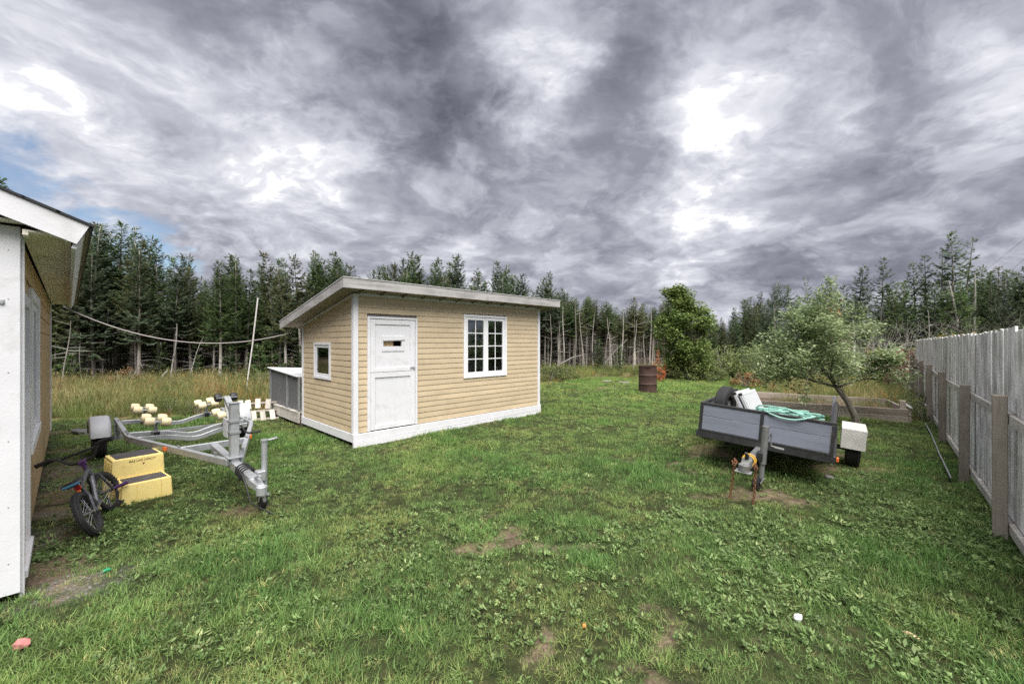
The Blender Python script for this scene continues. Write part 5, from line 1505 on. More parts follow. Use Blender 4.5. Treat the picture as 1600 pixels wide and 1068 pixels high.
# things lying in the trailer
def build_cargo():
    e = empty('spare_tyre', (0, 0, 0)); c = ut((1.34, -.50, .775))
    e.location = c; e.rotation_euler = Euler((R(-4.6), R(-8), UT_RZ + R(-7)))
    tag(e, 'black spare trailer tyre standing in the utility trailer corner', 'tyre')
    wheel(e, (0, 0, 0), (0, 1, 0), .26, .145, .15, BLACKM)
    for k, (yy, col) in enumerate(((-.17, WHITEP), (-.10, WHITEP))):
        g = empty('plastic_shutter'); g.location = ut((1.28, yy + .12, .47)); g.rotation_euler = Euler((R(24), R(0), UT_RZ + R(-6)))
        tag(g, ('white ribbed plastic panel leaning beside the spare tyre', 'white ribbed plastic panel leaning on another panel, facing the hose')[k], 'panel')
        W_, H_ = .62, .60
        MB().bx(-W_ / 2, W_ / 2, -.012, .0, 0, H_).build('backing', GALVD, g)
        for t in range(15):
            x = -W_ / 2 + .03 + t * (W_ - .06) / 14
            MB().bx(x - .013, x + .013, .001, .028, .03, H_ - .04).build('slat', PANELP, g, .003)
        MB().bx(-W_ / 2, W_ / 2, .001, .024, H_ - .038, H_ + .004).build('top_bar', PANELP, g, .003)
        MB().bx(-W_ / 2, W_ / 2, .001, .024, -.002, .028).build('bottom_bar', PANELP, g, .003)
        MB().bx(W_ / 2 + .001, W_ / 2 + .026, -.018, .026, H_ - .035, H_ + .0).build('end_cap', BLACKP, g, .004)
        MB().bx(W_ / 2 + .001, W_ / 2 + .022, -.014, .022, 0.0, H_ - .036).build('side_bar', PANELP, g, .003)
    # hose heap
    rg = random.Random(3)
    pts = []
    for i in range(330):
        t = i / 330; a = t * 2 * math.pi * 11.3
        rx = .15 + .09 * math.sin(i * .13) + .05 * rg.random(); ry = .25 + .09 * math.sin(i * .071 + 1) + .05 * rg.random()
        h = .745 + .15 * t * (1 - .55 * abs(math.sin(a * .5))) + .03 * math.sin(i * .31)
        pts.append(ut((1.42 + rx * math.cos(a) + .03 * math.sin(i * .05), .22 + ry * math.sin(a), h)))
    # the loop that hangs over the front board
    pts += [ut(p) for p in ((1.55, -.05, .80), (1.64, .0, .835), (1.755, .08, .815), (1.765, .18, .79), (1.765, .26, .785), (1.765, .34, .79), (1.755, .42, .815), (1.68, .50, .845), (1.58, .52, .82))]
    sm = []
    for i in range(len(pts) - 1):
        sm += [pts[i], pts[i].lerp(pts[i + 1], .5)]
    ap = ut((1.36, .28, .48))
    o = MB().tube(sm, .0098, 6).build('garden_hose', HOSE, None, smooth=True)
    o.data.transform(Matrix.Translation(-ap)); o.location = ap
    tag(o, 'tangled heap of teal green garden hose in the utility trailer', 'hose')
    bd = MB(); bd.bx(-.22, .22, -.36, .36, -.12, .13)
    o = bd.build('storage_tub', WHITEP, None, .02); o.location = ut((1.42, .22, .585)); o.rotation_euler = Euler(UT_ROT)
    tag(o, 'pale plastic tub under the tangled hose', 'tub')
build_cargo()

# ------------------------------------------------------------------ barrel
def build_barrel():
    g = gnd(1012, 612)
    B = empty('rusty_barrel', (g.x, g.y, hz(g.x, g.y)), R(20)); B.rotation_euler = (R(1.5), R(-1), R(20))
    tag(B, 'rusty brown steel burn barrel standing at the far lawn edge', 'barrel')
    r = .295; Hh = .88; N = 40
    mb = MB(); vs_ = []; fs = []
    zs = [0, .02, .05, .12, .20, .27, .285, .30, .40, .5, .565, .58, .595, .70, .80, .85, .87, .88]
    rg = random.Random(8)
    for z in zs:
        for i in range(N):
            a = 2 * math.pi * i / N
            rr = r + (.010 if z in (.285, .58) else 0) + (.006 if z in (0, .02, .87, .88) else 0)
            rr -= .05 * math.exp(-((a - 4.0) ** 2) / .10 - ((z - .76) ** 2) / .006) + .015 * math.exp(-((a - 5.2) ** 2) / .2 - ((z - .45) ** 2) / .02)
            vs_.append((rr * math.cos(a), rr * math.sin(a), z + .004 * math.sin(3 * a)))
    m = len(zs)
    hole = {(3, i) for i in (33, 34)} | {(4, i) for i in (33, 34)}
    for k in range(m - 1):
        for i in range(N):
            if (k, i) in hole: continue
            fs.append((k * N + i, k * N + (i + 1) % N, (k + 1) * N + (i + 1) % N, (k + 1) * N + i))
    b = mb.add(vs_, fs).build('drum', RUSTB, B, smooth=True)
    md = b.modifiers.new('shell', 'SOLIDIFY'); md.thickness = .006
    for z in (.285, .58):
        MB().torus((0, 0, z), (0, 0, 1), r + .009, .0045, 40, 6).build('rib', RUSTL, B, smooth=True)
    MB().torus((0, 0, .88), (0, 0, 1), r + .004, .009, 40, 6).build('rim', RUSTB, B, smooth=True)
    MB().lathe([(.001, .04), (r - .01, .03)], (0, 0, 0), N=24).build('ash', INK, B)
build_barrel()

# ------------------------------------------------------------------ raised bed
def build_bed():
    p1 = gnd(1420, 659); p0 = Vector((5.55, 10.65, 0))
    d = (p1 - p0); L = d.length; ang = math.atan2(d.y, d.x)
    B = empty('raised_garden_bed', p0, ang)
    tag(B, 'weathered timber raised garden bed filled with dry grass', 'garden bed')
    for j, (za, zb_) in enumerate(((-.02, .118), (.124, .262))):
        for k in range(2):
            a, b = (0, L * .56 - .003) if k == 0 else (L * .56 + .003, L)
            MB().bx(a, b, .0 + .003 * j, .042 + .003 * j, za, zb_).build('timber', BEDW, B, .005)
            MB().bx(a, b, 1.9, 1.942, za, zb_ + .01).build('timber', BEDW, B, .005)
        MB().bx(L + .002, L + .042, .0, 1.94, za, zb_ - .01).build('end_timber', BEDW, B, .005)
        MB().bx(-.042, -.002, .0, 1.94, za, zb_).build('end_timber', BEDW, B, .005)
    MB().bx(L - .13, L - .03, .05, .15, -.05, .44).build('corner_post', BEDW, B, .006)
    MB().bx(.03, .13, .05, .15, -.05, .30).build('corner_post', BEDW, B, .006)
    MB().bx(.0, L, .05, 1.89, -.03, .12).build('soil', mat('garden_soil', (.09, .065, .045), .95, .3, 12), B)
    MB().beam((L + .03, -.04, .30), (L + .05, .5, .33), .05, .02).build('loose_slat', GREYW_X, B)
build_bed()

# ------------------------------------------------------------------ broken slatted pallet by the pen
def build_pallet():
    g = gnd(404, 657)
    B = empty('broken_pallet', (g.x + .0, g.y, 0), rot=(R(-48), 0, R(30)))
    tag(B, 'broken pallet of pale slats propped in the grass by the pen', 'pallet')
    rg = random.Random(4)
    for row, (z0, z1, xo) in enumerate(((.0, .27, .06), (.33, .60, -.04))):
        for k in range(4 if row else 4):
            x = -.31 + k * .165 + xo + rg.uniform(-.02, .02)
            if row and k == 3: x += .04
            MB().box((x, rg.uniform(-.01, .01), (z0 + z1) / 2 + rg.uniform(-.02, .02)), (.10, .018, z1 - z0), (rg.uniform(-.05, .05), rg.uniform(-.16, .10), 0)).build('slat', SLATW, B, .003)
    for z in (.06, .29, .52):
        MB().box((.0, .035, z), (.78, .04, .06), (0, rg.uniform(-.05, .05), 0)).build('crossbar', FENCEP, B, .004)
build_pallet()

# ------------------------------------------------------------------ pole and line
base = world(384, 605, 14.0); base.z = 0
top = world(403, 465, 14.0)
polyline_obj('leaning_pole', [base, base.lerp(top, .5) + Vector((.02, 0, 0)), top], .022, mat('white_weathered_pole', (.66, .64, .62), .7, .15, 6), 'thin white pole leaning in the meadow before the woods', 'pole', 7)
a = Vector((-8.62, 8.05, 2.38)); b = world(457, 519, 8.5)
cp = []
for i in range(29):
    t = i / 28; p = a.lerp(b, t); p.z -= 4 * .43 * t * (1 - t); cp.append(p)
polyline_obj('overhead_cable', cp, .011, CABLE, 'sagging grey cable strung from the house eave to the shed', 'cable')
for k, (q0, q1, q2) in enumerate((((1650, 322), (1600, 374), (1528, 432)), ((1660, 345), (1600, 405), (1560, 440)))):
    pts = [world(q0[0], q0[1], 26), world(q1[0], q1[1], 30), world(q2[0], q2[1], 40), world(q2[0] - 35, q2[1] + 45, 52)]
    polyline_obj('power_line', pts, .009, BLACKP, 'thin black power line rising over the trees past the fence', 'wire', 5, 'power lines over the trees')

# ------------------------------------------------------------------ litter on the lawn
def lump(name, px, py, size, m, label, cat, seed, flat=.6):
    g = gnd(px, py); rg = random.Random(seed)
    bm = bmesh.new(); bmesh.ops.create_icosphere(bm, subdivisions=2, radius=1)
    for v in bm.verts:
        k = rg.uniform(.72, 1.1); v.co = Vector((v.co.x * size[0] * k, v.co.y * size[1] * k, v.co.z * size[2] * k + size[2] * flat))
    me = bpy.data.meshes.new(name); bm.to_mesh(me); bm.free(); me.materials.append(m)
    o = link(name, me); o.location = (g.x, g.y, hz(g.x, g.y) + .008); o.rotation_euler = (0, 0, rg.random() * 3)
    tag(o, label, cat)
lump('foam_block', 33, 1016, (.042, .028, .030), PINK, 'faded pink and white foam lump on the grass near the house', 'foam', 1)
lump('plastic_wrapper', 167, 895, (.026, .016, .014), GREENP, 'crumpled green plastic wrapper on the lawn near the bicycle', 'litter', 2)
lump('paper_scrap', 1247, 970, (.018, .030, .030), PAPER, 'crumpled white paper scrap in the lawn near the fence', 'litter', 3)
lump('wood_chip', 1424, 994, (.045, .022, .010), TANLEAF, 'pale tan wood chip lying in the lawn beside the fence', 'wood chip', 4)
lump('orange_peel', 913, 978, (.016, .013, .014), mat('orange_scrap', (.65, .24, .06), .6, .1, 9), 'small orange scrap beside the bare soil patch', 'litter', 5)
lump('flat_stone', 1295, 747, (.06, .05, .03), STONE, 'small grey stone in the grass before the utility trailer', 'stone', 6)
lump('flat_stone', 975, 597, (.30, .22, .03), STONE, 'flat grey stone in the lawn left of the barrel', 'stone', 7)
lump('flat_stone', 948, 596, (.25, .2, .03), STONE, 'broad grey stone at the far lawn edge by tall grass', 'stone', 8)
lump('pale_boulder', 128, 676, (.30, .14, .07), STONE, 'long pale rock at the meadow edge behind the boat trailer', 'rock', 9, .3)

# ------------------------------------------------------------------ trees
def nrm(v):
    l = math.sqrt(v[0] ** 2 + v[1] ** 2 + v[2] ** 2) or 1
    return (v[0] / l, v[1] / l, v[2] / l)

def make_spruce(seed, Ht, cs, width, density=1.0, broken=False, sparse=0.0):
    """returns trunk mesh, crown mesh, bare-branch mesh"""
    rg = random.Random(seed)
    bx, by = rg.uniform(-.35, .35), rg.uniform(-.35, .35)
    def ctr(z):
        t = z / Ht
        return (bx * t * t + .06 * math.sin(3 * t + seed), by * t * t + .06 * math.cos(2.5 * t + seed), z)
    mb = MB()
    r0 = .040 + .009 * Ht
    zs = [-.15, .0, .15] + [Ht * k / 9 for k in range(1, 9)] + [Ht]
    pts = [(*ctr(max(z, 0))[:2], z) for z in zs]
    mb.tube(pts, [r0 * 1.35, r0 * 1.18, r0] + [r0 * (1 - .93 * (k / 9)) for k in range(1, 9)] + [.012], 7)
    tr = bpy.data.meshes.new('trunk'); tr.from_pydata(mb.v, [], mb.f); tr.materials.append(BARK)
    tr.polygons.foreach_set('use_smooth', [True] * len(tr.polygons))
    V = []; F = []
    def spray(p, d, L, w, droop):
        up = (0, 0, 1)
        s = nrm((d[1], -d[0], rg.uniform(-.35, .35)))
        b = len(V)
        m = (p[0] + d[0] * L * .45, p[1] + d[1] * L * .45, p[2] + d[2] * L * .45 - droop * .3)
        e = (p[0] + d[0] * L, p[1] + d[1] * L, p[2] + d[2] * L - droop)
        V.extend([p, (m[0] + s[0] * w, m[1] + s[1] * w, m[2] + s[2] * w), e, (m[0] - s[0] * w, m[1] - s[1] * w, m[2] - s[2] * w)])
        F.append((b, b + 1, b + 2, b + 3))
    z = cs * Ht
    while z < Ht * .985:
        t = (z - cs * Ht) / (Ht * (1 - cs))
        prof = (1 - t) ** .75 * (0.55 + .45 * min(1, t * 4 + .35))
        nb = rg.choice((3, 4, 5, 5)) if t < .85 else 3
        a0 = rg.random() * 6.283
        for k in range(nb):
            if rg.random() < sparse: continue
            az = a0 + 6.283 * k / nb + rg.uniform(-.4, .4)
            L = width * prof * rg.uniform(.55, 1.15) + .12
            el = R(-14 + 44 * t + rg.uniform(-10, 10))
            p = ctr(z + rg.uniform(-.08, .08))
            ca, sa = math.cos(az), math.sin(az)
            n = max(4, int(L / (.075 / density)))
            for i in range(1, n + 1):
                f = i / n
                ee = el + R(16) * f * f
                q = (p[0] + ca * math.cos(ee) * L * f, p[1] + sa * math.cos(ee) * L * f, p[2] + math.sin(ee) * L * f - .10 * L * f * (1 - f))
                if f < .08: continue
                sl = (.10 + .26 * L * (1 - f * .75)) * rg.uniform(.7, 1.2)
                sl = min(sl, .42)
                for s in (-1, 1):
                    aa = az + s * R(rg.uniform(38, 68))
                    spray(q, nrm((math.cos(aa), math.sin(aa), math.sin(ee) * .5 + rg.uniform(-.25, .18))), sl, .034 + .10 * sl * rg.uniform(.8, 1.4), .04)
                if rg.random() < .8:
                    spray(q, nrm((ca + rg.uniform(-.5, .5), sa + rg.uniform(-.5, .5), .2 + rg.uniform(-.6, .5))), .16 + .08 * rg.random(), .045, 0)
        z += rg.uniform(.13, .24)
    tp = ctr(Ht)
    for k in range(5 if not broken else 2):
        spray((tp[0], tp[1], tp[2] - .28), nrm((rg.uniform(-.4, .4), rg.uniform(-.4, .4), 1)), .38, .03, 0)
    cr = quick_mesh('crown', V, F, NEEDLE)
    # bare twiggy branches on the lower trunk
    db = MB()
    nbare = int(Ht * cs * 7) + 6
    for i in range(nbare):
        z = rg.uniform(.35, max(cs * Ht * 1.25, 1.5)); p = Vector(ctr(z)); az = rg.random() * 6.283; L = rg.uniform(.25, 1.15) * (width / 1.1)
        e1 = rg.uniform(-.25, .35)
        q = p + Vector((math.cos(az) * L * .55, math.sin(az) * L * .55, e1 * L * .5)); r_ = q + Vector((math.cos(az + rg.uniform(-.5, .5)) * L * .5, math.sin(az + rg.uniform(-.5, .5)) * L * .5, rg.uniform(-.3, .1) * L))
        db.tube([p, q, r_], [.013, .008, .003], 3, cap=False)
        for _ in range(2):
            f = rg.uniform(.3, .9); m_ = p.lerp(q, f) if f < .6 else q.lerp(r_, f - .3); a2 = az + rg.choice((-1, 1)) * rg.uniform(.5, 1.1); l2 = L * rg.uniform(.2, .45)
            db.tube([m_, m_ + Vector((math.cos(a2) * l2, math.sin(a2) * l2, rg.uniform(-.15, .1) * l2))], [.006, .002], 3, cap=False)
    dm = bpy.data.meshes.new('bare_branch'); dm.from_pydata(db.v, [], db.f); dm.materials.append(DEADW)
    return tr, cr, dm

SPRUCE = {}
def spec(name, *a, **k): SPRUCE[name] = (make_spruce(*a, **k), a[1])
spec('full0', 1, 7.5, .16, 1.45); spec('full1', 2, 7.0, .22, 1.3); spec('full2', 12, 6.2, .10, 1.5)
spec('mid0', 3, 8.0, .34, 1.35); spec('mid1', 4, 7.6, .40, 1.2, broken=True); spec('mid2', 5, 8.2, .28, 1.45, sparse=.12); spec('mid3', 15, 7.8, .37, 1.2)
spec('bare0', 6, 7.4, .54, 1.25, sparse=.1); spec('bare1', 7, 7.0, .50, 1.35, sparse=.15); spec('bare2', 8, 7.8, .60, 1.15, broken=True); spec('bare3', 18, 7.2, .56, 1.5, sparse=.2)
spec('dense0', 9, 6.5, .06, 1.55, 1.0); spec('small0', 10, 2.6, .05, .85); 
spec('ragged0', 20, 8.6, .32, 1.45, sparse=.38); spec('ragged1', 21, 8.0, .28, 1.35, sparse=.42, broken=True)

WORDS = {'full': 'full green spruce with low branches', 'mid': 'tall spruce with dark crown and stubby grey trunk',
         'bare': 'slender spruce with long bare trunk', 'dense': 'dense bushy dark green spruce', 'small': 'small young spruce sapling', 'ragged': 'ragged tall spruce with gappy branches'}
BACK = []
def place_spruce(kind, x, y, h, place, needle=None, back=False, label=None):
    if back:
        BACK.append((kind, x, y, h)); return
    (tr, cr, dm), h0 = SPRUCE[kind]
    k = kind.rstrip('0123456789')
    e = empty('spruce_tree', (x, y, hz(x, y) - .03)); s = h / h0
    ws = s * random.uniform(.92, 1.12)
    e.scale = (ws, ws, s); e.rotation_euler = (random.uniform(-.03, .03), random.uniform(-.03, .03), random.random() * 6.283)
    tag(e, label or (WORDS[k] + ' ' + place), 'spruce tree', None if label else '%s spruces %s' % (k, place))
    link('trunk', tr, e)
    c = link('crown', cr, e)
    if needle is not None:
        c.material_slots[0].link = 'OBJECT'; c.material_slots[0].material = needle
    tag(link('bare_branch', dm, e), kind='stuff')
    return e

def build_forest():
    rg = random.Random(42)
    EX = [-40, -28, -18, -10, -4, 0, 4, 8, 12, 16]
    EYY = [13, 14.8, 16.5, 18.0, 21, 24, 26.5, 29, 33, 38]
    fy = lambda x: float(np.interp(x, EX, EYY))
    # skyline heights seen in the photograph: (pixel x, pixel y of tree tops)
    SKX = [-100, 100, 175, 215, 300, 400, 470, 560, 640, 700, 780, 850, 900, 960, 1000, 1060, 1120, 1160, 1200, 1260]
    SKY = [300, 345, 352, 368, 400, 405, 398, 400, 402, 404, 420, 428, 452, 470, 468, 470, 500, 470, 448, 440]
    used = []
    def free(x, y, d):
        for (a, b) in used:
            if (a - x) ** 2 + (b - y) ** 2 < d * d: return False
        used.append((x, y)); return True
    n = 0
    for row in range(8):
        cnt = (64, 60, 54, 48, 42, 30, 24, 20)[row]
        for i in range(cnt):
            px = rg.uniform(-60, 1190)
            # solve for the depth along this view ray at the forest edge
            r_ = (px - CX) / FPX; Y = 20.0
            for _ in range(30): Y = .5 * Y + .5 * fy(r_ * Y)
            Y += row * 1.55 + rg.uniform(-.3, 1.2)
            X = r_ * Y
            if not free(X, Y, .75 if row < 4 else .9): continue
            top = float(np.interp(px, SKX, SKY))
            hmax = CAMH + (CY - top) / FPX * Y
            h = hmax * rg.uniform(.72, 1.0)
            if rg.random() < .14: h = hmax * rg.uniform(1.0, 1.05)
            if row > 4: h = hmax * rg.uniform(.68, .86)
            if px < 430: kinds, place = (['mid0', 'mid1', 'mid2', 'mid3', 'full1', 'mid2', 'full0'] if row else ['mid0', 'mid2', 'mid3', 'full1', 'mid1', 'mid3']), 'in the woods behind the left meadow'
            elif px < 850: kinds, place = ['mid0', 'mid1', 'mid2', 'mid3', 'full0', 'bare1'], 'in the woods behind the shed'
            elif px < 1045: kinds, place = ['bare0', 'bare1', 'bare2', 'bare3', 'bare0', 'bare1'], 'in the thin woods between shed and maple'
            else: kinds, place = ['full0', 'full1', 'full2', 'dense0', 'dense0'], 'in the woods behind the maple'
            kd = rg.choice(kinds)
            nd = rg.choice((None, None, NEEDLEB, NEEDLED)) if px < 850 else rg.choice((NEEDLED, NEEDLED, None, NEEDLEB))
            place_spruce(kd, X, Y, h, place, nd, back=row >= 4); n += 1
    for i in range(120):
        px = rg.uniform(842, 1062); r_ = (px - CX) / FPX; Y = 20.0
        for _ in range(30): Y = .5 * Y + .5 * fy(r_ * Y)
        Y += rg.uniform(0, 9); X = r_ * Y
        if not free(X, Y, .42): continue
        h = (CAMH + (CY - float(np.interp(px, SKX, SKY))) / FPX * Y) * rg.uniform(.6, .98)
        place_spruce(rg.choice(('bare0', 'bare1', 'bare2', 'bare3')), X, Y, h, 'in the thin woods between shed and maple', rg.choice((NEEDLED, NEEDLED, None)))
    for i in range(46):
        px = rg.uniform(425, 862); r_ = (px - CX) / FPX; Y = 20.0
        for _ in range(30): Y = .5 * Y + .5 * fy(r_ * Y)
        Y += rg.uniform(2, 9); X = r_ * Y
        if not free(X, Y, .6): continue
        h = (CAMH + (CY - float(np.interp(px, SKX, SKY))) / FPX * Y) * rg.uniform(.84, 1.0)
        place_spruce(rg.choice(('mid0', 'mid2', 'mid3', 'full0', 'full1')), X, Y, h, 'in the woods behind the shed', rg.choice((None, NEEDLEB, NEEDLED)))
    # individual leaders on the left skyline
    for px, py, Y, kd, lb in ((158, 350, 19.0, 'mid2', None), (178, 346, 19.3, 'mid0', None), (218, 364, 20.0, 'full0', None), (14, 280, 17.0, 'mid0', None), (275, 402, 20.5, 'full1', None), (352, 398, 21, 'mid3', None), (500, 392, 23, 'full0', None), (520, 394, 23.5, 'mid0', None), (705, 398, 25, 'mid3', None), (775, 408, 26, 'mid0', None), (855, 424, 27, 'mid1', None), (640, 398, 24.5, 'full1', None), (436, 402, 22.4, 'mid2', None)):
        p = world(px, py, Y)
        place_spruce(kd, p.x, p.y, p.z, 'in the woods behind the left meadow' if px < 430 else 'in the woods behind the shed', None, False,
                     {158: 'tallest spruce beside the house eave, left one of two touching leaders', 178: 'tallest spruce beside the house eave, right one of two touching leaders', 218: 'tall full spruce standing clear of its neighbours behind the meadow',
                      14: 'spruce whose tip alone shows above the house roof'}.get(px))
    # right-hand woods
    for px, py, Y, kd in ((1338, 413, 30, 'full0'), (1378, 403, 29, 'ragged0'), (1450, 398, 26, 'ragged0'), (1468, 388, 25.5, 'ragged1'), (1487, 361, 25, 'ragged0'), (1500, 372, 25.6, 'ragged1'), (1430, 408, 27, 'full1'),
                          (1412, 438, 24, 'dense0'), (1525, 415, 27, 'full0'), (1562, 414, 30, 'full1'), (1575, 420, 31, 'full2'), (1590, 425, 30, 'full0'), (1605, 418, 29, 'full1'), (1640, 400, 28, 'full0'), (1700, 400, 27, 'mid2'),
                          (1300, 436, 33, 'full2'), (1268, 430, 34, 'ragged1'), (1240, 444, 34, 'bare1'), (1220, 440, 34, 'bare0'), (1204, 455, 35, 'full1'), (1185, 455, 36, 'full0'), (1165, 468, 37, 'full2'), (1150, 480, 38, 'full1'), (1130, 495, 42, 'full0'),
                          (1320, 445, 28, 'full2'), (1355, 450, 25, 'dense0'), (1393, 455, 26, 'full1'), (1550, 430, 24, 'dense0'), (1285, 455, 29, 'dense0'), (1250, 462, 28, 'full2'), (1215, 470, 29, 'dense0'), (1180, 480, 30, 'full2'), (1145, 498, 32, 'dense0'), (1118, 508, 36, 'full2'),
                          (1500, 440, 22, 'dense0'), (1460, 440, 23, 'full2'), (1580, 445, 22, 'dense0'), (1620, 440, 22, 'full2'), (1670, 430, 23, 'dense0'), (1105, 500, 44, 'full1'), (1090, 505, 46, 'full0'), (1345, 470, 22, 'full2'), (1375, 462, 33, 'full0')):
        p = world(px, py, Y)
        place_spruce(kd, p.x, p.y, p.z, 'in the woods past the fence' if px > 1410 else 'in the woods behind the apple tree', rg.choice((None, NEEDLED, NEEDLEB)), False,
                     {1487: 'tallest ragged spruce of the woods past the fence', 1378: 'broad ragged spruce topping the woods behind the apple tree', 1338: 'narrow pointed full spruce next to the broad ragged one behind the apple tree'}.get(px))
    for i in range(46):
        px = rg.uniform(1080, 1720); Y = rg.uniform(31, 46); py = float(np.interp(px, [1080, 1150, 1250, 1350, 1500, 1720], [505, 492, 458, 448, 425, 410])) + rg.uniform(0, 22)
        p = world(px, py, Y); place_spruce(rg.choice(('full0', 'full1', 'full2', 'dense0', 'mid2')), p.x, p.y, p.z, 'far back', None, back=True)
    for i in range(22):
        px = rg.uniform(1108, 1330); Y = rg.uniform(25, 34); py = float(np.interp(px, [1100, 1150, 1200, 1260, 1330], [512, 490, 462, 456, 456])) + rg.uniform(0, 26)
        p = world(px, py, Y)
        if not free(p.x, p.y, .8): continue
        place_spruce(rg.choice(('full0', 'full2', 'dense0', 'full1')), p.x, p.y, p.z, 'in the woods behind the apple tree', rg.choice((None, NEEDLED, NEEDLEB)))
    # young spruces along the wood edge
    for px, Y, h in ((250, 17.5, 1.7), (470, 19, 1.6), (360, 16.6, 1.5), (90, 16.5, 2.4), (425, 18.0, 2.4), (405, 17.4, 1.6), (935, 25, 1.9), (968, 24, 1.5), (110, 15.5, 1.3), (1120, 26, 2.6), (1290, 22, 2.6), (310, 17.2, 1.2)):
        X = (px - CX) / FPX * Y
        place_spruce('small0', X, Y, h, 'at the edge of the woods')
build_forest()

# standing dead snags and fallen trunks
G1 = 'dead snags in the thin woods'
def snag(px, py0, py1, Y, lean, r, label, group, twigs=6):
    base = Vector(((px - CX) / FPX * Y, Y, 0)); topz = CAMH + (CY - py1) / FPX * Y
    e = empty('dead_tree', base); tag(e, label, 'dead tree', group)
    rg = random.Random(int(px * 7 + py1))
    Hh = topz; lx = lean
    pts = [Vector((lx * t + .05 * math.sin(5 * t + px), .2 * t, Hh * t)) for t in np.linspace(-.02, 1, 7)]
    r *= .8
    MB().tube(pts, [r * (1 - .7 * i / 6) for i in range(7)], 6).build('trunk', BARK if group == G1 else SNAG, e, smooth=True)
    tw = MB()
    for _ in range(twigs):
        t = rg.uniform(.3, .95); p = Vector((lx * t, .2 * t, Hh * t)); a = rg.random() * 6.28; L = rg.uniform(.2, .8)
        tw.tube([p, p + Vector((math.cos(a) * L, math.sin(a) * L, rg.uniform(-.2, .4) * L))], [.012, .004], 3, cap=False)
    if twigs: tag(tw.build('bare_branch', SNAG, e), kind='stuff')
G1 = 'dead snags in the thin woods'
for px, top_, Y, ln, r in ((898, 470, 25, .1, .06), (912, 485, 25.5, -.2, .05), (945, 500, 24.8, .3, .045), (955, 495, 25.2, -.15, .05), (972, 480, 25.5, .1, .055), (990, 500, 25, .2, .05), (1006, 520, 24.8, .1, .06), (872, 500, 24, .1, .05), (880, 478, 25, .05, .06), (926, 490, 25, .1, .05), (963, 520, 24.6, -.3, .045), (1016, 475, 26, .1, .07), (860, 490, 24.5, .05, .055)):
    snag(px, 0, top_, Y, ln, r, 'bleached leafless dead trunk in the thin woods between shed and maple', G1)
G2 = 'dead trunks before the left woods'
for px, top_, Y, ln, r in ((98, 500, 15.0, .05, .035), (128, 520, 15.8, -.3, .03), (160, 485, 16.8, .0, .04), (290, 525, 17, .6, .03), (268, 505, 17.4, .05, .05)):
    snag(px, 0, top_, Y, ln, r, 'pale dead trunk standing at the meadow edge before the left woods', G2, 8)
snag(1512, 0, 438, 24, -.9, .13, 'thick silver leaning dead trunk rising above the fence', None, 26)
snag(1524, 0, 428, 24.4, .15, .14, 'thick silver upright dead trunk rising above the fence', None, 26)
snag(1455, 0, 485, 22, .0, .05, 'thin pale birch like dead stem just beyond the fence', None, 3)
snag(1213, 0, 475, 27, .0, .10, 'bleached broken dead stem behind the apple tree', None, 10)
snag(1197, 0, 478, 30, .0, .06, 'thin bleached dead stem behind the apple tree', None, 8)
snag(1336, 0, 500, 17, .05, .09, 'dark bare trunk standing behind the apple tree crown', None, 10)
def fallen(p0, p1, r, label):
    p0 = Vector(p0); p1 = Vector(p1); mid = p0.lerp(p1, .5) + Vector((0, 0, .12))
    polyline_obj('fallen_trunk', [p0, mid, p1], [r, r * .8, r * .35], SNAG, label, 'fallen trunk', 6)
fallen(world(870, 572, 22), world(915, 553, 24), .05, 'bleached fallen trunk slanting out of the bushes beside the shed')
fallen(world(247, 604, 16.2), world(262, 578, 16.6), .05, 'short bent fallen limb at the left wood edge')
fallen(world(262, 600, 16.3), world(292, 590, 16.8), .035, 'thin fallen limb lying at the left wood edge')
fallen(world(935, 580, 25.5), world(980, 530, 26.5), .035, 'long dead trunk leaning across the thin woods')

# ---- leafy trees
def leaf_cloud(V, F, c, n, rad, L0, L1, wr, rg, flat=.8):
    for _ in range(n):
        while True:
            p = (rg.uniform(-1, 1), rg.uniform(-1, 1), rg.uniform(-1, 1))
            if p[0] ** 2 + p[1] ** 2 + p[2] ** 2 < 1: break
        q = (c[0] + p[0] * rad, c[1] + p[1] * rad, c[2] + p[2] * rad * flat)
        az = rg.random() * 6.283; el = rg.uniform(-.8, .5)
        d = (math.cos(az) * math.cos(el), math.sin(az) * math.cos(el), math.sin(el))
        ref = nrm((rg.uniform(-.7, .7), rg.uniform(-.7, .7), 1))
        s = nrm((d[1] * ref[2] - d[2] * ref[1], d[2] * ref[0] - d[0] * ref[2], d[0] * ref[1] - d[1] * ref[0]))
        L = rg.uniform(L0, L1); W = L * wr * .5
        b = len(V)
        V.extend([q, (q[0] + d[0] * L * .5 + s[0] * W, q[1] + d[1] * L * .5 + s[1] * W, q[2] + d[2] * L * .5 + s[2] * W), (q[0] + d[0] * L, q[1] + d[1] * L, q[2] + d[2] * L),
                  (q[0] + d[0] * L * .5 - s[0] * W, q[1] + d[1] * L * .5 - s[1] * W, q[2] + d[2] * L * .5 - s[2] * W)])
        F.append((b, b + 1, b + 2, b + 3))

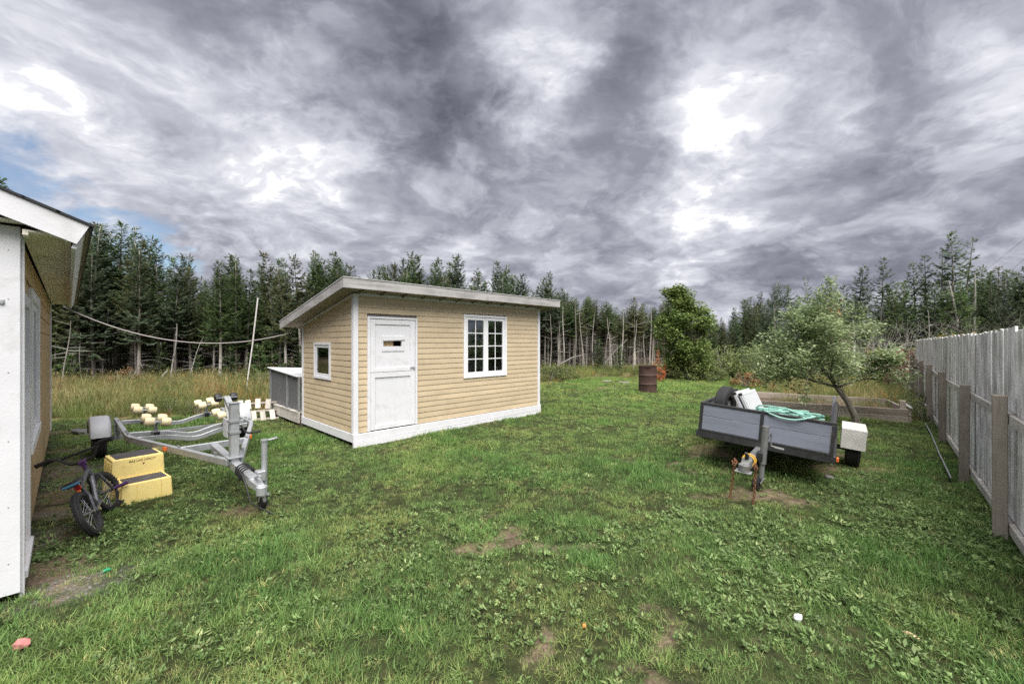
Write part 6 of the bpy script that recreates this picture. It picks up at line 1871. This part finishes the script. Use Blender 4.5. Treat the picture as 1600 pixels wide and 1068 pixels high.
def branching(mb, rg, p, d, L, r, depth, tips, spread=.65, upb=.25, nseg=3):
    pts = [p]; rs = [r]; q = p; dd = d
    for i in range(nseg):
        dd = (dd + Vector((rg.gauss(0, .14), rg.gauss(0, .14), rg.gauss(0, .10) + upb * .15))).normalized()
        q = q + dd * (L / nseg); pts.append(q); rs.append(r * (1 - .42 * (i + 1) / nseg))
        if depth <= 1: tips.append((q, depth))
    mb.tube(pts, rs, 6 if r > .02 else 4, cap=False)
    if depth > 0:
        nb = rg.choice((2, 3, 3))
        for k in range(nb):
            a = rg.random() * 6.283; o = dd.orthogonal().normalized(); o.rotate(Matrix.Rotation(a, 3, dd))
            nd = (dd + o * rg.uniform(.5, 1.0) * spread * 1.3 + Vector((0, 0, upb))).normalized()
            st = pts[-1] if k < 2 else pts[-2]
            branching(mb, rg, st, nd, L * rg.uniform(.62, .85), rs[-1] * .78, depth - 1, tips, spread, upb, nseg)

def build_apple():
    rg = random.Random(17)
    base = Vector((7.12, 8.62, -.03))
    T = empty('apple_tree', base); tag(T, 'leaning small apple tree with airy grey green crown beside the garden bed', 'apple tree')
    mb = MB(); tips = []
    fork = Vector((-.34, .12, .78))
    mb.tube([(0, 0, -.05), (-.06, .02, .22), (-.17, .06, .5), fork], [.075, .062, .055, .05], 8)
    for d, L, r in (((-.95, .25, .35), .62, .034), ((-.3, .1, .95), .72, .036), ((.45, .3, .8), .62, .030), ((-.7, -.35, .62), .62, .030), ((.75, -.3, .42), .52, .026), ((-.15, .6, .75), .6, .028), ((-.45, -.15, 1.0), .78, .032)):
        branching(mb, rg, fork, Vector(d).normalized(), L, r, 3, tips, .55, .12)
    branching(mb, rg, Vector((-.14, .05, .42)), Vector((-.6, .1, .65)).normalized(), .42, .02, 1, tips)
    mb.build('trunk', FRUITBARK, T, smooth=True)
    V = []; F = []
    for q, dp in tips:
        if q.z > 2.55 or q.z < .95: continue
        leaf_cloud(V, F, q, rg.choice((14, 20, 26)), .18, .05, .10, .45, rg)
    # loose upright sprays at the top and a low hanging spray over the trailer
    for c, n, rd in (((-.55, .1, 2.75), 60, .22), ((-.75, 0, 2.5), 90, .3), ((-.35, .2, 2.45), 90, .3), ((-.5, .1, 3.0), 30, .12), ((-.95, .1, 2.1), 110, .36), ((-.1, .1, 2.2), 110, .36), ((-1.25, -.2, 1.55), 120, .36), ((-1.55, -.2, 1.3), 90, .28), ((-.6, 0, 1.7), 150, .48), ((.35, .1, 1.3), 130, .38), ((.55, 0, 1.15), 80, .28), ((-1.3, -.1, 1.05), 110, .32), ((-.9, -.2, 1.25), 120, .36), ((0.0, 0, 1.75), 120, .4), ((-1.42, -.45, .78), 26, .12), ((-1.45, -.5, .62), 20, .09), ((-.45, 0, 1.45), 100, .4), ((-1.7, 0, 1.75), 70, .3), ((-1.95, 0, 1.25), 90, .32), ((-2.0, .1, 1.55), 60, .25), ((-1.35, .1, 2.05), 90, .34), ((-1.8, -.1, 1.0), 60, .26), ((-1.15, .1, 2.4), 50, .26), ((-1.0, 0, 1.65), 110, .4), ((.2, 0, 1.25), 60, .3)):
        leaf_cloud(V, F, c, int(n * 3.1), rd * 1.08, .05, .10, .45, rg, 1.0)
    me = quick_mesh('crown', V, F, APPLEL); link('crown', me, T)
    tw = MB()
    for c in ((-.5, .1, 3.05), (-.65, .1, 2.95), (-.3, .2, 2.75), (-.9, .1, 2.6), (-1.45, -.5, .62)):
        tw.tube([(-.45, .1, 1.6) if c[2] > 1 else (-1.1, -.2, 1.2), ((c[0] - .4) / 2, .1, 2.3) if c[2] > 1 else (-1.35, -.4, .95), c], [.014, .009, .003], 4)
    tw.build('limb', FRUITBARK, T)
build_apple()

def build_maple():
    rg = random.Random(23)
    Y = 19.5; base = Vector(((1066 - CX) / FPX * Y, Y, 0))
    T = empty('maple_tree', base); tag(T, 'bright green young maple tree at the far end of the lawn', 'maple tree')
    mb = MB(); tips = []
    mb.tube([(0, 0, -.05), (.02, 0, .5), (0, .02, 1.0)], [.09, .075, .065], 8)
    for d in ((-.5, .1, .8), (.5, 0, .8), (0, .5, .9), (0, -.5, .9), (.05, 0, 1), (-.25, -.2, 1)):
        branching(mb, rg, Vector((0, .02, .75)), Vector(d).normalized(), .85, .04, 2, tips, .5, .3)
    mb.build('trunk', FRUITBARK, T, smooth=True)
    V = []; F = []
    clumps = []
    for i in range(120):
        z = rg.uniform(.5, 4.1); t = (z - .35) / 3.8
        w = 1.25 * math.sin(math.pi * min(1, (t * .80 + .22))) ** .7
        if z > 3.3: w *= .8
        a = rg.random() * 6.283; rr = w * math.sqrt(rg.random())
        clumps.append(((rr * math.cos(a) + (-.2 if z > 3.4 else .1), rr * math.sin(a), z), rg.uniform(.22, .36)))
    clumps += [((-.65, 0, 3.75), .28), ((-.7, .1, 4.05), .20), ((-.35, 0, 4.05), .24), ((.25, 0, 3.9), .3), ((.8, 0, 3.3), .3), ((1.0, .1, 3.05), .3), ((1.2, 0, 2.6), .3), ((-1.15, 0, 2.6), .25)]
    for c, r_ in clumps:
        leaf_cloud(V, F, c, 190, r_ * 1.3, .07, .135, .8, rg, .9)
    link('crown', quick_mesh('crown', V, F, MAPLEL), T)
build_maple()

# ---- bushes: shared meshes, one object each
def bush_mesh(seed, w, h, n, L0, L1, wr, m):
    rg = random.Random(seed); V = []; F = []
    for i in range(n):
        a = rg.random() * 6.283; rr = w * math.sqrt(rg.random()); z = h * (1 - (rr / w) ** 2) ** .5 * rg.uniform(.25, 1.0)
        leaf_cloud(V, F, (rr * math.cos(a), rr * math.sin(a), z), 40, .15 * max(.6, h), L0, L1, wr, rg, 1.0)
    me = quick_mesh('foliage', V, F, m)
    st = MB()
    for i in range(12):
        a = rg.random() * 6.283; rr = w * .7 * math.sqrt(rg.random()); z = h * rg.uniform(.5, .95)
        st.tube([(rr * .1 * math.cos(a), rr * .1 * math.sin(a), -.05), (rr * .6 * math.cos(a), rr * .6 * math.sin(a), z * .6), (rr * math.cos(a), rr * math.sin(a), z)], [.014, .010, .004], 4, cap=False)
    sm = bpy.data.meshes.new('stem'); sm.from_pydata(st.v, [], st.f); sm.materials.append(DEADW)
    return me, sm
BM = {'green': [bush_mesh(i, .85, .95, 46, .05, .10, .5, BUSHL) for i in range(3)], 'rustthin': [bush_mesh(19, .5, .9, 10, .05, .10, .6, RUSTLF)], 'rust': [bush_mesh(9, .5, .9, 30, .05, .11, .6, RUSTLF)], 'brown': [bush_mesh(12 + i, .6, .6, 34, .05, .11, .4, BROWNB) for i in range(2)],
      'yellow': [bush_mesh(15, .7, .8, 36, .05, .10, .6, YELLOWB)], 'darkred': [bush_mesh(16, .6, 1.0, 40, .05, .10, .5, DARKRED)], 'maplegreen': [bush_mesh(17, .8, .8, 40, .07, .13, .8, MAPLEL)]}
def bush(kind, px, Y, sw, sh, label, group=None, k=0):
    X = (px - CX) / FPX * Y
    e = empty('shrub', (X, Y, hz(X, Y) - .02), random.random() * 6.28); e.scale = (sw, sw, sh)
    tag(e, label, 'shrub', group)
    f, s = BM[kind][k % len(BM[kind])]
    link('foliage', f, e); link('stem', s, e)
g1 = 'shrubs at the far lawn edge'
for i, (px, Y, sw, sh) in enumerate(((858, 18.5, 1.1, .9), (880, 19.6, 1.0, .75), (1065, 20.6, 1.2, .8), (1095, 20.0, 1.1, .95), (1120, 19.5, 1.2, 1.0), (1080, 18.9, .9, .6), (1110, 18.6, 1.0, .7), (1040, 20.0, .7, .6))):
    bush('green', px, Y, sw, sh, 'leafy green shrub at the far lawn edge', g1, i)
g2 = 'large shrubs behind the garden bed'
for i, (px, Y, sw, sh) in enumerate(((1150, 20, 1.8, 1.7), (1175, 19, 1.5, 1.6), (1205, 18, 1.5, 1.5), (1235, 19, 1.6, 1.6), (1130, 22, 1.6, 1.6), (1265, 17, 1.3, 1.2), (1310, 18, 1.5, 1.4), (1350, 17, 1.4, 1.3))):
    bush('green', px, Y, sw, sh, 'large rounded green shrub behind the apple tree', g2, i)
g3 = 'shrubs at the wood edge on the left'
for i, (px, Y, sw, sh) in enumerate(((395, 15.6, .9, .7), (425, 15.0, 1.0, .8), (445, 14.2, .8, .7), (345, 15.8, .7, .6), (440, 12.8, .8, .8), (300, 13.5, .45, .5), (265, 10.2, .42, .4), (310, 9.9, .45, .38))):
    bush('green', px, Y, sw, sh, 'low green shrub in the left meadow', g3, i)
for i, (px, Y, sw, sh) in enumerate(((110, 14.8, 1.0, .9), (195, 15.6, .9, 1.3), (180, 15.6, .7, .8), (90, 13.8, .8, .8))):
    bush('brown', px, Y, sw, sh, 'russet brown bracken clump before the left woods', 'bracken clumps before the left woods', i)
bush('rust', 1031, 18.2, .5, .75, 'rust orange leafed shrub behind the barrel')
bush('rustthin', 1030, 18.8, .55, 1.5, 'tall thin orange sapling beside the maple')
bush('brown', 1165, 15.8, 1.0, 1.1, 'low russet brown shrub at the lawn edge behind the trailer')
bush('darkred', 1418, 15.0, 1.0, 1.5, 'dark red leafed shrub at the far end of the fence')
bush('yellow', 1510, 17.0, 1.6, 2.8, 'yellow orange autumn shrub behind the fence')
bush('yellow', 1475, 18.0, 1.3, 2.7, 'yellowing slender shrub next to the dead stem beyond the fence')
bush('yellow', 1355, 18.5, 1.0, 2.0, 'small yellow shrub behind the apple tree')
bush('rustthin', 1305, 24, 2.0, 4.4, 'tall red brown autumn shrub behind the apple tree top')
for i, (px, Y, sw, sh) in enumerate(((1545, 16, 1.8, 2.3), (1590, 15, 1.8, 2.3), (1430, 19, 1.6, 1.8), (1390, 19, 1.6, 1.5), (1640, 14.5, 2.0, 2.4), (1490, 21, 1.6, 2.4))):
    bush('green', px, Y, sw, sh, 'tall green shrub behind the board fence', 'shrubs behind the fence', i)
for i, (px, Y, sw, sh) in enumerate(((1408, 10.2, .55, .45), (1436, 9.6, .45, .5), (1443, 9.2, .35, .35), (1420, 11.0, .6, .6))):
    bush('green', px, Y, sw, sh, 'small weedy bush between garden bed and fence', 'weedy bushes by the bed', i)

# leafless thicket behind the fence end
def thicket(px, Y, w, h, seed, label):
    rg = random.Random(seed); X = (px - CX) / FPX * Y
    e = empty('bare_thicket', (X, Y, -.02)); tag(e, label, 'thicket')
    tw = MB(); t = []
    for i in range(16):
        a = rg.random() * 6.283
        branching(tw, rg, Vector((rg.uniform(-w, w) * .5, rg.uniform(-.6, .6), 0)), Vector((math.cos(a) * .7, math.sin(a) * .7, .7)).normalized(), h * .42, .026, 3, t, .6, .05)
    tag(tw.build('bare_branch', DEADW, e), kind='stuff')
thicket(1400, 17, 4.0, 2.8, 3, 'tangle of grey leafless branches beyond the end of the fence')
thicket(1372, 19, 4.0, 3.2, 4, 'grey leafless thicket behind the right of the apple tree')
thicket(1600, 16.5, 4.0, 3.4, 5, 'grey leafless brush rising behind the near fence boards')

# dark understorey far inside the wood
def deep_wood():
    rg = np.random.default_rng(5)
    names = list(SPRUCE)
    protos = [SPRUCE[k][0][1] for k in names] + [SPRUCE[k][0][0] for k in names]
    nk = len(names)
    xs = rg.uniform(-52, 26, 560); d = rg.uniform(8.5, 24, 560)
    ey = np.interp(xs, [-40, -28, -18, -10, -4, 0, 4, 8, 12, 16, 30], [13, 14.8, 16.5, 18.0, 21, 24, 26.5, 29, 33, 38, 44])
    ys = ey + d
    n = len(xs); sv_ = rg.uniform(.42, .62, n) * (1 + d / 60)
    sv_ = np.where(xs > 0, sv_ * .85, sv_)
    pick = [names.index(k) for k in ('full0', 'dense0', 'full2')] + [nk + names.index(k) for k in ('mid0', 'bare0')]
    idx = np.array(pick)[rg.integers(0, 5, n)]
    sc = np.stack([sv_ * 1.5, sv_ * 1.5, sv_], 1)
    rz = rg.random(n) * 6.28
    bx_, by_, bs_, bi_, br_ = [], [], [], [], []
    for (k, x, y, h) in BACK:
        f = h / SPRUCE[k][1]; a = rg.random() * 6.28
        for off in (0, nk):
            bx_.append(x); by_.append(y); bs_.append((f, f, f)); bi_.append(off + names.index(k)); br_.append(a)
    xs = np.concatenate([xs, bx_]); ys = np.concatenate([ys, by_]); sc = np.concatenate([sc, bs_]); idx = np.concatenate([idx, bi_]).astype(int); rz = np.concatenate([rz, br_])
    n = len(xs)
    rg_idx = idx
    scatter('deep_wood', np.stack([xs, ys, np.zeros(n)], 1), np.stack([np.zeros(n), np.zeros(n), rz], 1), sc, rg_idx, np.ones((n, 3)), protos, 'dark interior of the spruce wood behind the front trees', 'woodland')
deep_wood()

grow_lawn()
grow_rough()
